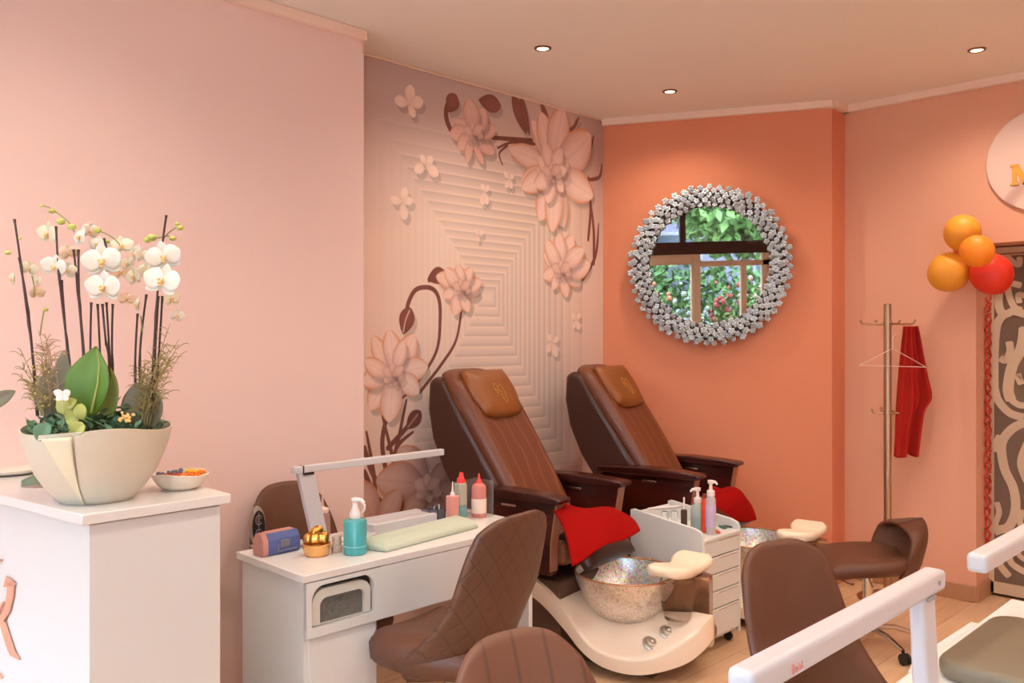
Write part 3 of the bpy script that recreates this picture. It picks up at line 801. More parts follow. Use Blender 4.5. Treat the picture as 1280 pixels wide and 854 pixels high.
tag(MB().sheet(lf, 6, 12, 0.0015).build('fallen_leaf', mat('grey_green_leaf', (96,116,92), 0.5), loc=(p.x, p.y, 1.10), angle=0), 'single grey-green leaf lying on the counter left of the orchid bowl', 'leaf')
# ================================================================== SHELL CHAIRS
def shell_chair(name, label, x, y, rz, lift=0.0, m_in=None, m_out=None, W=0.24, H=0.50, wing=0.13, low=False, group='brown leather salon chairs', top=.31, drop=.085):
    t = thing(name, label, 'chair', (x, y, 0), rz, group)
    sz = 0.455+lift
    def back(u, v):
        lo = max(0, 1-v/.2)**2; w = W*(1.10-top*v-0.09*v**7)*(1-.22*lo)
        au = abs(u)
        yy = 0.18+0.155*v-au**2.2*(.045+.26*max(0, 1-v/.6)**2)*(1-.35*lo)
        zz = sz-0.10+(H+.08)*v*(1-.0*au)-drop*au**3.4*v**3-.02*au**2*max(0, 1-v/.4)
        return (u*w, yy, zz)
    if low:
        def back(u, v):
            w = 0.215*(1+0.15*math.sin(math.pi*v))*(1-max(0, (v-.6)/.4)**3)**0.45 if v < 1 else 0
            return (u*w*(1-0.12*abs(u)), 0.21+0.07*v-0.13*abs(u)**2.2, sz-0.06+0.265*v*(1-0.12*abs(u)**2))
    MB().sheet(back, 30, 26, lambda u, v: 0.046*max(0.12, 1-max(abs(u), v, 1-2*v if v < .5 else 0)**7)**0.5).build('backrest', m_in or M_leather, t, angle=0)
    def seat(u, v):
        w = 0.245*(math.sin(math.pi*(0.16+0.80*v)))**0.45
        return (u*w, -0.25+0.47*v, sz-0.01-0.035*max(0, (0.3-v)/0.3)**2+0.045*abs(u)**3*v-0.012*(1-u*u))
    MB().sheet(seat if low else (lambda u, v: (seat(u, v)[0], seat(u, v)[1], seat(u, v)[2]-.03)), 26, 22, 0.09 if low else 0.15, taper=0.35).build('seat', M_leather, t, angle=0)
    c = MB().lathe([(0.055,sz-0.06),(0.05,sz-0.075),(0.024,sz-0.085),(0.024,0.20),(0.032,0.20),(0.036,0.07),(0.03,0.06),(0,0.06)], n=20)
    c.tube([(0.02,0,sz-0.10),(0.14,-0.03,sz-0.115)], 0.006, 6)
    c.build('gas_column', M_chrome, t)
    for k in range(5):
        a = 2*math.pi*k/5+0.3; d = Vector((math.cos(a), math.sin(a), 0))
        lg = MB().tube([d*0.02+Vector((0,0,0.105)), d*0.14+Vector((0,0,0.10)), d*0.25+Vector((0,0,0.066))], [0.016,0.014,0.011], 8).build('leg', M_chrome, t)
        cs = MB(); s_ = d.cross(Vector((0,0,1)))
        for q in (-1, 1):
            Mx = Matrix.Translation(d*0.262+s_*0.012*q+Vector((0,0,0.028))) @ Matrix.Rotation(a, 4, 'Z') @ Matrix.Rotation(R(90), 4, 'X')
            cs.lathe([(0,-.009),(0.022,-.009),(0.028,-.005),(0.028,.005),(0.022,.009),(0,.009)], n=16, M=Mx)
        cs.tube([d*0.25+Vector((0,0,0.03)), d*0.25+Vector((0,0,0.07))], 0.008, 6)
        cs.build('caster', M_black, lg)
    return t
M_quilt = None
def quilt_mat():
    """brown leather with diamond stitching"""
    m = bpy.data.materials.new('diamond_quilted_brown_leather'); m.use_nodes = True
    nt = m.node_tree; b = nt.nodes['Principled BSDF']; b.inputs['Roughness'].default_value = 0.45
    tc = nt.nodes.new('ShaderNodeTexCoord'); outs = []
    for ang in (R(38), R(-38)):
        mp = nt.nodes.new('ShaderNodeMapping'); mp.inputs['Rotation'].default_value = (0, ang, 0)
        nt.links.new(tc.outputs['Object'], mp.inputs['Vector'])
        w = nt.nodes.new('ShaderNodeTexWave'); w.bands_direction = 'X'; w.inputs['Scale'].default_value = 5.2
        nt.links.new(mp.outputs[0], w.inputs['Vector'])
        rp = nt.nodes.new('ShaderNodeValToRGB'); rp.color_ramp.elements[1].position = 0.05
        nt.links.new(w.outputs['Fac'], rp.inputs[0]); outs.append(rp)
    mx = nt.nodes.new('ShaderNodeMix'); mx.data_type = 'RGBA'; mx.blend_type = 'MULTIPLY'; mx.inputs[0].default_value = 1
    nt.links.new(outs[0].outputs[0], mx.inputs[6]); nt.links.new(outs[1].outputs[0], mx.inputs[7])
    c = nt.nodes.new('ShaderNodeMix'); c.data_type = 'RGBA'
    c.inputs[6].default_value = rgb((76,45,31)); c.inputs[7].default_value = rgb((90,54,37))
    nt.links.new(mx.outputs[2], c.inputs[0]); nt.links.new(c.outputs[2], b.inputs['Base Color'])
    bp = nt.nodes.new('ShaderNodeBump'); bp.inputs['Strength'].default_value = 0.35; bp.inputs['Distance'].default_value = 0.005
    nt.links.new(mx.outputs[2], bp.inputs['Height']); nt.links.new(bp.outputs[0], b.inputs['Normal'])
    return m
M_quilt = quilt_mat()
shell_chair('salon_chair', 'brown quilted chair seen from behind, drawn up to the left nail desk', *CH_A, m_in=M_quilt, top=.22, drop=.05)
shell_chair('salon_chair', 'brown chair with stitched vertical channels, nearest the camera at the bottom edge', *CH_B, m_in=M_channel)
shell_chair('salon_chair', 'brown smooth-backed chair behind the long white lamp arm, right of the basin', *CH_C, top=.24, drop=.06)
shell_chair('technician_chair', 'brown rounded chair between the left nail desk and the pink wall', *CH_T)
shell_chair('swivel_chair', 'low brown swivel chair with winged back and chrome base beside the coat stand', *CH_D, low=True)

# ================================================================== LEFT NAIL DESK
DX0, DX1, DY0, DY1, DZ = 1.60, 2.78, 2.62, 3.10, 0.77
nd = thing('nail_desk', 'long white nail desk with an extractor opening, against the pink wall', 'desk', (DX0, DY0, 0))
MB().box(0, DX1-DX0, 0, DY1-DY0, DZ-0.028, DZ).build('desk_top', M_whiteg, nd, bevel=0.003)
# pedestal with a rounded opening for the dust extractor
def rrect(x0, x1, z0, z1, r, rb, n=8):
    out = []
    for cx, cz, a0, rr in ((x1-r, z1-r, 0, r), (x0+r, z1-r, 90, r), (x0+rb, z0+rb, 180, rb), (x1-rb, z0+rb, 270, rb)):
        for k in range(n+1):
            a = R(a0+90*k/n); out.append((cx+rr*math.cos(a), cz+rr*math.sin(a)))
    return out
PXW = 0.325
ZS = 0.545
mb = MB().box(0.015, 0.03+0.015, 0.02, 0.46, 0.0, DZ-0.03)       # left side board
mb.box(PXW-0.02, PXW, 0.02, 0.30, 0.0, ZS)
mb.box(0.03, PXW, 0.29, 0.30, 0.0, DZ-0.03)
mb.box(0.03, PXW-0.01, 0.012, 0.29, 0.02, ZS-0.004)
mb.build('pedestal', M_white, nd, bevel=0.002)
# apron with the opening cut out: outer rectangle and rounded hole joined by quads
hx0, hx1, hz0, hz1 = 0.035, 0.300, 0.578, 0.724
hole = rrect(hx0, hx1, hz0, hz1, 0.05, 0.012, 8)
def apron(mb, x0, x1, z0, z1, ya, yb):
    n = len(hole); cx, cz = (hx0+hx1)/2, (hz0+hz1)/2
    outer = []
    for (a, b) in hole:
        dx, dz = a-cx, b-cz
        k = min(((x1-cx) if dx > 0 else (cx-x0))/max(abs(dx), 1e-6), ((z1-cz) if dz > 0 else (cz-z0))/max(abs(dz), 1e-6))
        outer.append((cx+dx*k, cz+dz*k))
    for c_ in ((x0,z0),(x0,z1),(x1,z0),(x1,z1)):
        i_ = min(range(n), key=lambda i: (outer[i][0]-c_[0])**2+(outer[i][1]-c_[1])**2); outer[i_] = c_
    for y in (ya, yb):
        vs = [(a, y, b) for a, b in hole]+[(a, y, b) for a, b in outer]
        mb.add(vs, [(i, (i+1) % n, n+(i+1) % n, n+i) for i in range(n)])
    mb.add([(a, ya, b) for a, b in hole]+[(a, yb, b) for a, b in hole], [(i, n+i, n+(i+1) % n, (i+1) % n) for i in range(n)])
mb = MB(); apron(mb, 0.012, PXW+0.005, ZS, DZ-0.03, 0.0, 0.018)
mb.box(PXW+0.005, DX1-DX0-0.012, 0.0, 0.018, ZS, DZ-0.03)
mb.build('apron', M_white, nd, angle=30)
MB().prism([(a, b) for a, b in rrect(hx0-0.005, hx1+0.005, hz0-0.005, hz1+0.005, 0.05, 0.012)], 0.035, 0.05, 'y').build('extractor_recess', mat('dark_recess', (58,52,50), 0.6), nd)
out = rrect(hx0+0.008, hx1-0.008, hz0+0.004, hz1-0.018, 0.05, 0.006); inn = rrect(hx0+0.040, hx1-0.034, hz0+0.003, hz1-0.050, 0.03, 0.006)
n = len(out); mb = MB()
for y in (0.012, 0.034):
    mb.add([(a, y, b) for a, b in out]+[(a, y, b) for a, b in inn], [(i, (i+1) % n, n+(i+1) % n, n+i) for i in range(n)])
for ring in (out, inn):
    mb.add([(a, .012, b) for a, b in ring]+[(a, .034, b) for a, b in ring], [(i, n+i, n+(i+1) % n, (i+1) % n) for i in range(n)])
mb.build('extractor_trim', mat('grey_white_plastic', (206,206,200), 0.35), nd, angle=30)
mb = MB().prism(inn, 0.028, 0.034, 'y')
mb.ball((0.19,0.028,0.635), (0.008,0.008,0.005), 8, 6).ball((0.13,0.03,0.61), (0.014,0.008,0.01), 8, 6).ball((0.16,0.03,0.645), (0.02,0.006,0.012), 8, 6)
mb.build('extractor_filter', mat('dusty_filter', (96,92,84), 0.6, vary=0.4, scale=40, bump=0.5), nd)
MB().box(DX1-DX0-0.035, DX1-DX0-0.012, 0.02, 0.46, 0.0, DZ-0.03).build('end_panel', M_white, nd, bevel=0.002)
MB().box(0.33, DX1-DX0-0.035, 0.44, 0.455, 0.66, DZ-0.03).build('rear_rail', M_white, nd, bevel=0.002)
zt = DZ+0.0005
def put(px, py): return on(px, py, DZ)

# lamp with a long arm --------------------------------------------------
LY = 2.98
pA = onY(366, 587, LY); pB = onY(554, 566, LY)
t = thing('desk_lamp', 'white lamp with a thin straight arm stretched over the left nail desk', 'lamp', (1.90, LY, DZ), 0, 'white arched desk lamps')
o = Vector((1.90, LY, DZ)); za = (pA.z+pB.z)/2-DZ
MB().box(pA.x-o.x, pB.x-o.x, -0.016, 0.016, za-0.014, za+0.014).build('lamp_arm', M_whitep, t, bevel=0.004)
pT1 = onY(371, 592, LY); pT2 = onY(391, 592, LY); pB1 = onY(391, 664, LY); pB2 = onY(410, 664, LY)
MB().prism([(pT1.x-o.x, za-0.012), (pT2.x-o.x, za-0.012), (pB2.x-o.x, 0.004), (pB1.x-o.x, 0.004)], -0.012, 0.012, 'y').build('lamp_post', M_whitep, t, bevel=0.003)
MB().box(pB1.x-o.x-0.05, pB2.x-o.x+0.05, -0.05, 0.05, 0.0, 0.012).build('lamp_base', M_whitep, t, bevel=0.004)
for x in (pA.x-o.x+0.035, pB.x-o.x-0.008): MB().box(x, x+0.006, -0.0168, 0.0168, za-0.0148, za+0.0148).build('end_cap_seam', M_black, t)
MB().box(pT1.x-o.x+0.02, pT2.x-o.x-0.005, -0.02, 0.0, za-0.022, za-0.012).build('hinge', M_black, t, bevel=0.002)

# things on the left desk -------------------------------------------------
def bottle(name, label, cat, px, py, r, prof, m, parts, zb=DZ, group=None, rz=0.0):
    p = on(px, py, zb)
    t = thing(name, label, cat, (p.x, p.y, zb), rz, group)
    MB().lathe(prof, n=28).build('bottle_body', m, t, bevel=0)
    for nm, mbx, mm in parts: mbx.build(nm, mm, t)
    return t
def pump(z, s=1.0, reach=0.035, a=0.0):
    mb = MB().lathe([(0.013*s,0),(0.016*s,0.002),(0.016*s,0.02*s),(0.007*s,0.024*s),(0.006*s,0.045*s),(0.012*s,0.047*s),(0.013*s,0.058*s),(0,0.06*s)], c=(0,0,z), n=16)
    d = Vector((math.cos(a), math.sin(a), 0))
    mb.tube([Vector((0,0,z+0.052*s)), d*reach*s+Vector((0,0,z+0.052*s)), d*(reach+.008)*s+Vector((0,0,z+0.043*s))], [0.006*s,0.005*s,0.004*s], 8)
    return mb
M_turq = mat('turquoise_liquid', (84,190,194), 0.25, trans=0.25, coat=0.3)
M_whitecap = mat('white_cap', (240,234,236), 0.4)
# turquoise disinfectant with trigger
p = put(444, 692)
t = thing('spray_bottle', 'turquoise round bottle with a white trigger on the left nail desk', 'bottle', (p.x, p.y, DZ), 0)
MB().lathe([(0,0),(0.040,0),(0.044,0.004),(0.044,0.125),(0.040,0.131),(0.020,0.134),(0.018,0.138)], n=36).build('bottle_body', M_turq, t)
MB().lathe([(0.0445,0.03),(0.0448,0.031),(0.0448,0.034),(0.0445,0.035)], n=36, cap=False).build('label_band', mat('pale_turquoise_line', (120,200,204), 0.4), t)
e = Vector((0.7071,-0.7071,0))
mb = MB().lathe([(0.021,0.135),(0.022,0.140),(0.021,0.155),(0.012,0.175),(0.010,0.195)], n=20)
mb.tube([-e*0.012+Vector((0,0,0.203)), Vector((0,0,0.205)), e*0.022+Vector((0,0,0.203)), e*0.034+Vector((0,0,0.192))], [0.008,0.010,0.008,0.007], 10)
mb.tube([e*0.022+Vector((0,0,0.2)), e*0.036+Vector((0,0,0.185)), e*0.036+Vector((0,0,0.168)), e*0.028+Vector((0,0,0.155))], [0.004,0.005,0.004,0.003], 8)
mb.build('trigger_head', M_whitecap, t)
# gold lidded pot
p = put(396, 694)
t = thing('gold_pot', 'round gold pot filled with golden baubles at the desk front', 'pot', (p.x, p.y, DZ))
MB().lathe([(0,0),(0.040,0),(0.046,0.006),(0.053,0.030),(0.054,0.044),(0.050,0.046),(0.045,0.033),(0,0.02)], n=32).build('pot_body', mat('peach_gold', (232,176,112), 0.3, 0.7), t)
for k, (a, r, z, s) in enumerate(((0,.024,.058,.021),(1.3,.026,.062,.019),(2.6,.024,.056,.021),(3.9,.026,.062,.019),(5.1,.024,.058,.02),(0.6,.008,.082,.018),(3.2,.012,.080,.017))):
    mb = MB(); 
    def knob(u, v, c=(r*1.1*math.cos(a), r*1.1*math.sin(a), z*1.1), s=s*1.1, k=k):
        aa = math.pi*u; pp = math.pi*(v-.5); q = s*(1+0.12*math.sin(5*aa+k)*math.cos(pp))
        return (c[0]+q*math.cos(pp)*math.cos(aa), c[1]+q*math.cos(pp)*math.sin(aa), c[2]+q*math.sin(pp))
    mb.sheet(knob, 20, 10, 0.0006).build('gold_bauble', M_gold, t, angle=0)
# pouch
p = on(350, 690, DZ)
t = thing('cosmetic_pouch', 'small blue zipped pouch with pink ends on the left nail desk', 'pouch', (p.x, p.y, DZ), R(3))
pf = lambda w, h, o: [(-w,0.0+o),(w,0.0+o),(w+.006,.015),(w+.005,h*.72),(w*.62,h+o),(-w*.5,h+.003+o),(-w-.004,h*.75),(-w-.007,.015)]
MB().prism(pf(.030,.080,0), -.085, .070, 'x').build('pouch_body', mat('slate_blue_cloth', (84,98,150), 0.7, vary=0.15, scale=40, bump=0.3), t, bevel=0.006)
mb = MB().prism(pf(.031,.082,.001), -.096, -.072, 'x')
mb.box(-.07,.055,-.012,.02,.079,.086)
mb.build('pouch_trim', mat('dusty_pink_cloth', (186,132,122), 0.7), t, bevel=0.005)
mb = MB().box(-.022,.018,-.0415,-.0365,.026,.055); mb.box(-.03,.05,-.041,-.036,.012,.018); mb.box(-.034,-.028,-.041,-.036,.012,.04)
mb.build('pouch_clasp', mat('grey_blue_clasp', (128,130,146), 0.4, 0.4), t, bevel=0.002)
# dark oval fan
p = on(325, 684, DZ)
t = thing('hand_fan', 'upright oval black grille beside the blue pouch', 'fan', (p.x-0.012, p.y+0.0, DZ), R(-12))
t.scale = (.62, 1, 1)
MB().lathe([(0,-.016),(.040,-.016),(.048,-.010),(.048,.010),(.040,.016),(0,.016)], n=36, M=Matrix.Translation((0,0,.085))@Matrix.Scale(1.62,4,(0,0,1))@Matrix.Rotation(R(90),4,'X')).build('fan_housing', mat('pewter_plastic', (150,132,122), 0.4, 0.3), t)
mb = MB()
mb.lathe([(0,-.004),(.039,-.004),(.039,.004),(0,.004)], n=36, M=Matrix.Translation((0,-.018,.085))@Matrix.Scale(1.62,4,(0,0,1))@Matrix.Rotation(R(90),4,'X'))
mb.build('grille', M_black, t)
mb = MB()
for zc in (.058, .112):
    pts = [(0.020*math.cos(a), -.0235, zc+.018*math.sin(a)) for a in np.linspace(0.4, 5.6, 14)]; mb.tube(pts, .0022, 5)
    pts = [(0.009*math.cos(a), -.0235, zc+.008*math.sin(a)) for a in np.linspace(0.4, 5.6, 10)]; mb.tube(pts, .0018, 5)
mb.tube([(0,-.0235,.03),(0,-.0235,.14)], .0018, 5); mb.build('grille_scroll', mat('pewter_plastic', (150,132,122)), t)
MB().box(-.035,.035,-.03,.03,0,.008).build('fan_foot', mat('pewter_plastic', (150,132,122)), t, bevel=.003)
# small clear jars
p = put(421, 690)
t = thing('glass_jar', 'small clear jar with a pink-white lid between gold pot and turquoise bottle', 'jar', (p.x, p.y, DZ))
MB().lathe([(0,0),(.020,0),(.022,.004),(.022,.022),(.019,.026),(0,.026)], n=24).build('jar_body', mat('pinkish_glass', (230,206,196), 0.15, trans=0.5), t)
MB().lathe([(.018,.027),(.018,.058),(.016,.062),(0,.062)], n=24).build('jar_lid', mat('pale_clear_lid', (222,206,194), 0.3, trans=0.4), t)
p = put(405, 672)
t = thing('dropper_bottle', 'pink clear bottle with a thin nozzle behind the gold pot', 'bottle', (p.x+.012, p.y+.03, DZ))
MB().lathe([(0,0),(.030,0),(.032,.004),(.032,.085),(.026,.097),(.024,.10)], n=28).build('bottle_body', mat('pink_clear_plastic', (246,206,200), 0.12, trans=0.75, ior=1.3), t)
MB().lathe([(.026,.098),(.027,.112),(.020,.116),(.006,.122),(.0035,.165),(0,.167)], n=20).build('nozzle', mat('pink_nozzle', (238,200,196), 0.35), t)
# pale arm rest cushion along the front
a0 = put(484, 691); a1 = put(592, 662); dv = (a1-a0); ang = math.atan2(dv.y, dv.x); Lr = .54
t = thing('hand_rest', 'long pale mint hand rest cushion along the front of the left desk', 'hand rest', (a0.x, a0.y, DZ), ang)
MB().add([(0,0,.0),(Lr,0,0),(Lr,.135,0),(-.03,.135,0),(-.01,.0,.014),(Lr,.0,.016),(Lr,.135,.03),(-.035,.135,.026),(.015,.028,.038),(Lr-.02,.028,.040),(Lr-.02,.115,.046),(-.01,.115,.042)],
   [(0,3,2,1),(0,1,5,4),(1,2,6,5),(2,3,7,6),(3,0,4,7),(4,5,9,8),(5,6,10,9),(6,7,11,10),(7,4,8,11),(8,9,10,11)]).build('cushion', mat('pale_mint_vinyl', (188,198,180), 0.4), t, bevel=.008, angle=40)
# white dust box with a lid edge
p = on(530, 660, DZ)
t = thing('nail_dust_tray', 'flat white box lying behind the mint hand rest', 'box', (2.30, 2.985, DZ), 0)
MB().box(-.19,.15,-.07,.075,0.0,.052).build('box_body', M_whitep, t, bevel=0.004)
MB().add([(-.27,-.085,.0),(-.19,-.085,.0),(-.19,.075,.0),(-.27,.075,.0),(-.27,-.085,.004),(-.19,-.085,.022),(-.19,.075,.022),(-.27,.075,.004)],
         [(0,3,2,1),(4,5,6,7),(0,1,5,4),(1,2,6,5),(2,3,7,6),(3,0,4,7)]).build('sloping_ramp', M_whitep, t, bevel=0.003)
tag(MB().sheet(lambda u, v: ((v-.5)*0.20, u*0.04, 0.006+0.004*(1-u*u)), 10, 16, 0.010, taper=0.3).build('nail_file_pad', mat('pale_mint_vinyl', (206,212,192)), loc=(2.03, 2.85, DZ), rz=R(8)), 'small thin pale pad left of the mint hand rest', 'pad')
# brush organiser
p = put(543, 655)
t = thing('brush_organiser', 'small grey clear holder of nail brushes at the far end of the desk', 'brush holder', (p.x+.02, p.y+.03, DZ))
mb = MB().box(-.045,.045,-.03,.03,0,.004)
for x in (-.045, 0, .042): mb.box(x, x+.003, -.03, .03, .004, .06)
mb.box(-.045,.045,-.03,-.027,.004,.06); mb.box(-.045,.045,.027,.03,.004,.06)
mb.build('holder_box', mat('smoky_plastic', (150,150,166), 0.2, trans=0.6, ior=1.2), t)
for k in range(9):
    x = -.036+.009*k; MB().tube([(x, rnd.uniform(-.015,.015), .006), (x+rnd.uniform(-.006,.006), rnd.uniform(-.015,.015), rnd.uniform(.055,.085))], .0022, 5).build('brush', [M_black, M_whitecap, mat('slate', (90,92,110), .4)][k % 3], t)
# bottles at the far end
M_pinkl = mat('pink_liquid', (240,172,160), 0.25, trans=0.3, ior=1.35)
M_mintl = mat('mint_clear', (206,214,198), 0.15, trans=0.4, ior=1.3)
M_aqual = mat('aqua_liquid', (130,190,196), 0.2, trans=0.3, ior=1.3)
M_redtip = mat('coral_red_tip', (234,62,58), 0.35)
# x across (world X), bottles stand in a clear rack
BY = 2.93
def bx(px): return onY(px, 640, BY).x
t = thing('needle_bottle', 'square bottle of pink liquid with a thin white needle tip', 'bottle', (bx(562), BY-.02, DZ), 0, 'refill bottles at the far end of the desk')
MB().box(-.024,.024,-.02,.02,0,.120).build('bottle_body', M_pinkl, t, bevel=.006)
MB().lathe([(.012,.119),(.011,.128),(.004,.138),(.0025,.18),(0,.18)], n=14).build('needle_tip', M_whitecap, t)
t = thing('needle_bottle', 'clear bottle with aqua liquid in its lower half and a coral tip', 'bottle', (bx(575.5), BY, DZ), 0, 'refill bottles at the far end of the desk')
MB().box(-.023,.023,-.02,.02,.062,.165).build('bottle_body', M_mintl, t, bevel=.006)
MB().box(-.023,.023,-.02,.02,0,.062).build('liquid', M_aqual, t, bevel=.006)
MB().lathe([(.016,.164),(.016,.185),(.008,.192),(.004,.21),(0,.215)], n=14).build('tip', M_redtip, t)
t = thing('needle_bottle', 'slim bottle with a bright coral tip behind the others', 'bottle', (bx(586), BY+.045, DZ), 0, 'refill bottles at the far end of the desk')
MB().lathe([(0,0),(.022,0),(.023,.005),(.023,.14),(.015,.15)], n=20).build('bottle_body', M_pinkl, t)
MB().lathe([(.017,.148),(.017,.16),(.009,.175),(.004,.20),(0,.203)], n=14).build('tip', M_redtip, t)
t = thing('needle_bottle', 'round pink bottle with a white label and coral tip, rightmost on the desk', 'bottle', (bx(595), BY-.02, DZ), 0, 'refill bottles at the far end of the desk')
MB().lathe([(0,0),(.032,0),(.034,.005),(.034,.135),(.028,.148),(.016,.155)], n=28).build('bottle_body', mat('rose_liquid', (232,150,140), 0.2, trans=0.3, ior=1.3), t)
MB().lathe([(.0346,.02),(.0350,.021),(.0350,.085),(.0346,.086)], n=28, cap=False).build('label', mat('paper_label', (236,214,204), 0.7), t)
MB().lathe([(.016,.154),(.012,.165),(.006,.175),(.003,.198),(0,.20)], n=14).build('tip', M_redtip, t)
t = thing('acrylic_rack', 'clear upright plastic rack around the refill bottles', 'rack', (bx(600), BY, DZ), 0)
mb = MB().box(.024,.028,-.06,.07,.002,.165); mb.box(-.10,.024,.068,.072,.002,.16)
mb.build('rack_walls', M_clear, t)

# ================================================================== RIGHT NAIL DESK
t = thing('nail_desk', 'white nail desk in the right foreground carrying an olive cushion', 'desk', (2.0, 0.55, 0))
MB().prism([(1.62,.30),(3.045,.30),(3.045,.815),(1.70,.815),(1.62,.74)], DZ-.03, DZ, M=Matrix.Translation((-2.0,-.55,0))).build('desk_top', M_whiteg, t, bevel=.004)
MB().box(1.66-2,1.98-2,.32-.55,.78-.55,0,DZ-.03).build('pedestal', M_white, t, bevel=.003)
MB().box(3.0-2,3.03-2,.32-.55,.78-.55,0,DZ-.03).build('end_panel', M_white, t, bevel=.003)
sh = [(3.08,.80),(3.08,.945),(2.62,.955),(2.50,.93),(2.42,.88),(2.40,.80)]
MB().prism([(a-2, b-.55) for a, b in sh[::-1]], .63, .66).build('front_shelf', M_white, t, bevel=.006)
t2 = thing('arm_cushion', 'olive grey padded cushion lying on the right nail desk', 'cushion', (2.62, .62, DZ))
t2.location = (2.455, .60, DZ)
MB().prism(rrect(-.255,.255,-.165,.165,.07,.07,6), 0.0, .048).build('cushion_pad', mat('olive_grey_vinyl', (112,100,80), 0.45, vary=0.06, scale=3), t2, bevel=.018, seg=4, angle=0)
# the two foreground lamps: arms run along the desk
desk = [(1.105, 1.885, .645, 1.10, 'white lamp whose long thick arm crosses the right foreground above the floor'),
        (2.06, 2.85, .62, 1.10, 'white lamp arm entering from the right edge of the picture')]
for i, (x0, x1, yy, zz, lab) in enumerate(desk):
    t = thing('desk_lamp', lab, 'lamp', (1.80 if i == 0 else 2.80, yy-.02, DZ), 0, 'white arched desk lamps')
    o = Vector(t.location)
    MB().box(x0-o.x, x1-o.x, -.022+.02, .022+.02, zz-DZ-.021, zz-DZ+.021).build('lamp_arm', M_whitep, t, bevel=.010)
    MB().add([(x1-.115-o.x, .004, zz-DZ-.012), (x1-.045-o.x, .004, zz-DZ-.012), (x1-.045-o.x, .034, zz-DZ-.012), (x1-.115-o.x, .034, zz-DZ-.012),
              (-.035,-.015,.01),(.03,-.015,.01),(.03,.02,.01),(-.035,.02,.01)], [(0,1,2,3),(7,6,5,4),(0,4,5,1),(1,5,6,2),(2,6,7,3),(3,7,4,0)]).build('lamp_post', M_whitep, t, bevel=.010)
    MB().box(-.08,.08,-.05,.05,0,.012).build('lamp_base', M_whitep, t, bevel=.004)
    MB().box(x1-.10-o.x, x1-.065-o.x, -.004, .03, zz-DZ-.026, zz-DZ-.018).build('hinge', mat('grey_hinge', (150,146,150), .4), t, bevel=.002)
    MB().tube([(x1-.045-o.x, -.0035, zz-DZ-.002),(x1-.045-o.x, -.0035, zz-DZ+.006)], .0028, 8).build('switch', mat('grey_hinge', (150,146,150)), t)
    if i == 0:
        # faint lettering near the free end
        mb = MB(); x = x0+.115-o.x
        def st(pts): mb.tube([(x+a*.9, -.0025, zz-DZ-.004+b) for a, b in pts], .0011, 5)
        st([(0,-.006),(.001,.008)]); st([(.001,.008),(.007,.005),(.006,.001),(.001,.001)]); st([(.001,.001),(.008,-.003),(.006,-.007),(0,-.006)])
        st([(.013,-.006),(.012,.000),(.018,.000),(.019,-.006),(.013,-.006)]); st([(.024,.006),(.024,-.006)]); st([(.030,.001),(.030,-.006)]); st([(.035,.006),(.035,-.006),(.039,-.004)])
        mb.build('lettering', mat('rose_print', (206,128,120), .5), t)['label'] = 'small rose lettering'
# ================================================================== PEDICURE CHAIRS
def glitter_mat():
    m = bpy.data.materials.new('glitter_glass'); m.use_nodes = True
    nt = m.node_tree; b = nt.nodes['Principled BSDF']
    b.inputs['Roughness'].default_value = 0.28; b.inputs['Metallic'].default_value = 0.55
    tc = nt.nodes.new('ShaderNodeTexCoord'); vo = nt.nodes.new('ShaderNodeTexVoronoi')
    vo.inputs['Scale'].default_value = 130
    nt.links.new(tc.outputs['Object'], vo.inputs['Vector'])
    hsv = nt.nodes.new('ShaderNodeHueSaturation'); hsv.inputs['Saturation'].default_value = 0.18; hsv.inputs['Value'].default_value = 1.2
    nt.links.new(vo.outputs['Color'], hsv.inputs['Color'])
    mx = nt.nodes.new('ShaderNodeMix'); mx.data_type = 'RGBA'; mx.inputs[0].default_value = 0.42
    mx.inputs[6].default_value = rgb((228,208,184)); nt.links.new(hsv.outputs[0], mx.inputs[7])
    nt.links.new(mx.outputs[2], b.inputs['Base Color'])
    bp = nt.nodes.new('ShaderNodeBump'); bp.inputs['Strength'].default_value = 0.9; bp.inputs['Distance'].default_value = 0.004
    sp = nt.nodes.new('ShaderNodeSeparateColor'); nt.links.new(vo.outputs['Color'], sp.inputs[0])
    nt.links.new(sp.outputs[0], bp.inputs['Height']); nt.links.new(bp.outputs[0], b.inputs['Normal'])
    return m
def glitter_in():
    m = glitter_mat().copy(); m.name = 'iridescent_glitter'
    nt = m.node_tree
    for n in nt.nodes:
        if n.type == 'HUE_SAT': n.inputs['Saturation'].default_value = 0.6; n.inputs['Value'].default_value = 1.5
        if n.type == 'MIX': n.inputs[0].default_value = 0.75
        if n.type == 'TEX_VORONOI': n.inputs['Scale'].default_value = 130
    return m
M_glit = glitter_mat(); M_glin = glitter_in()
M_pedl = wave_mat('wavy_stitched_brown_leather', (102,50,24), (122,68,38), 0.45, (0,0,0), 3.6, 3.2, 0.25, 0.12, 1.0, 1.4)
M_pill = mat('tan_brown_leather', (132,74,28), 0.42, vary=0.06, scale=10, bump=0.1, bscale=120)
M_shell = mat('dark_brown_leather', (66,35,24), 0.42, vary=0.1, scale=10)
M_mahog = wave_mat('mahogany', (66,20,12), (48,13,9), 0.25, (0,R(90),0), 1.2, 3.0, 0.0, 0.8)
M_fib = mat('cream_fibreglass', (238,222,204), 0.2, coat=0.4)
M_plinth = mat('dark_taupe_plinth', (92,66,52), 0.6)
M_marble = wave_mat('brown_marble', (150,104,72), (92,58,38), 0.2, (0,R(20),0), 3.0, 5.0, 0.0, 0.9, 3.0, 2.0)

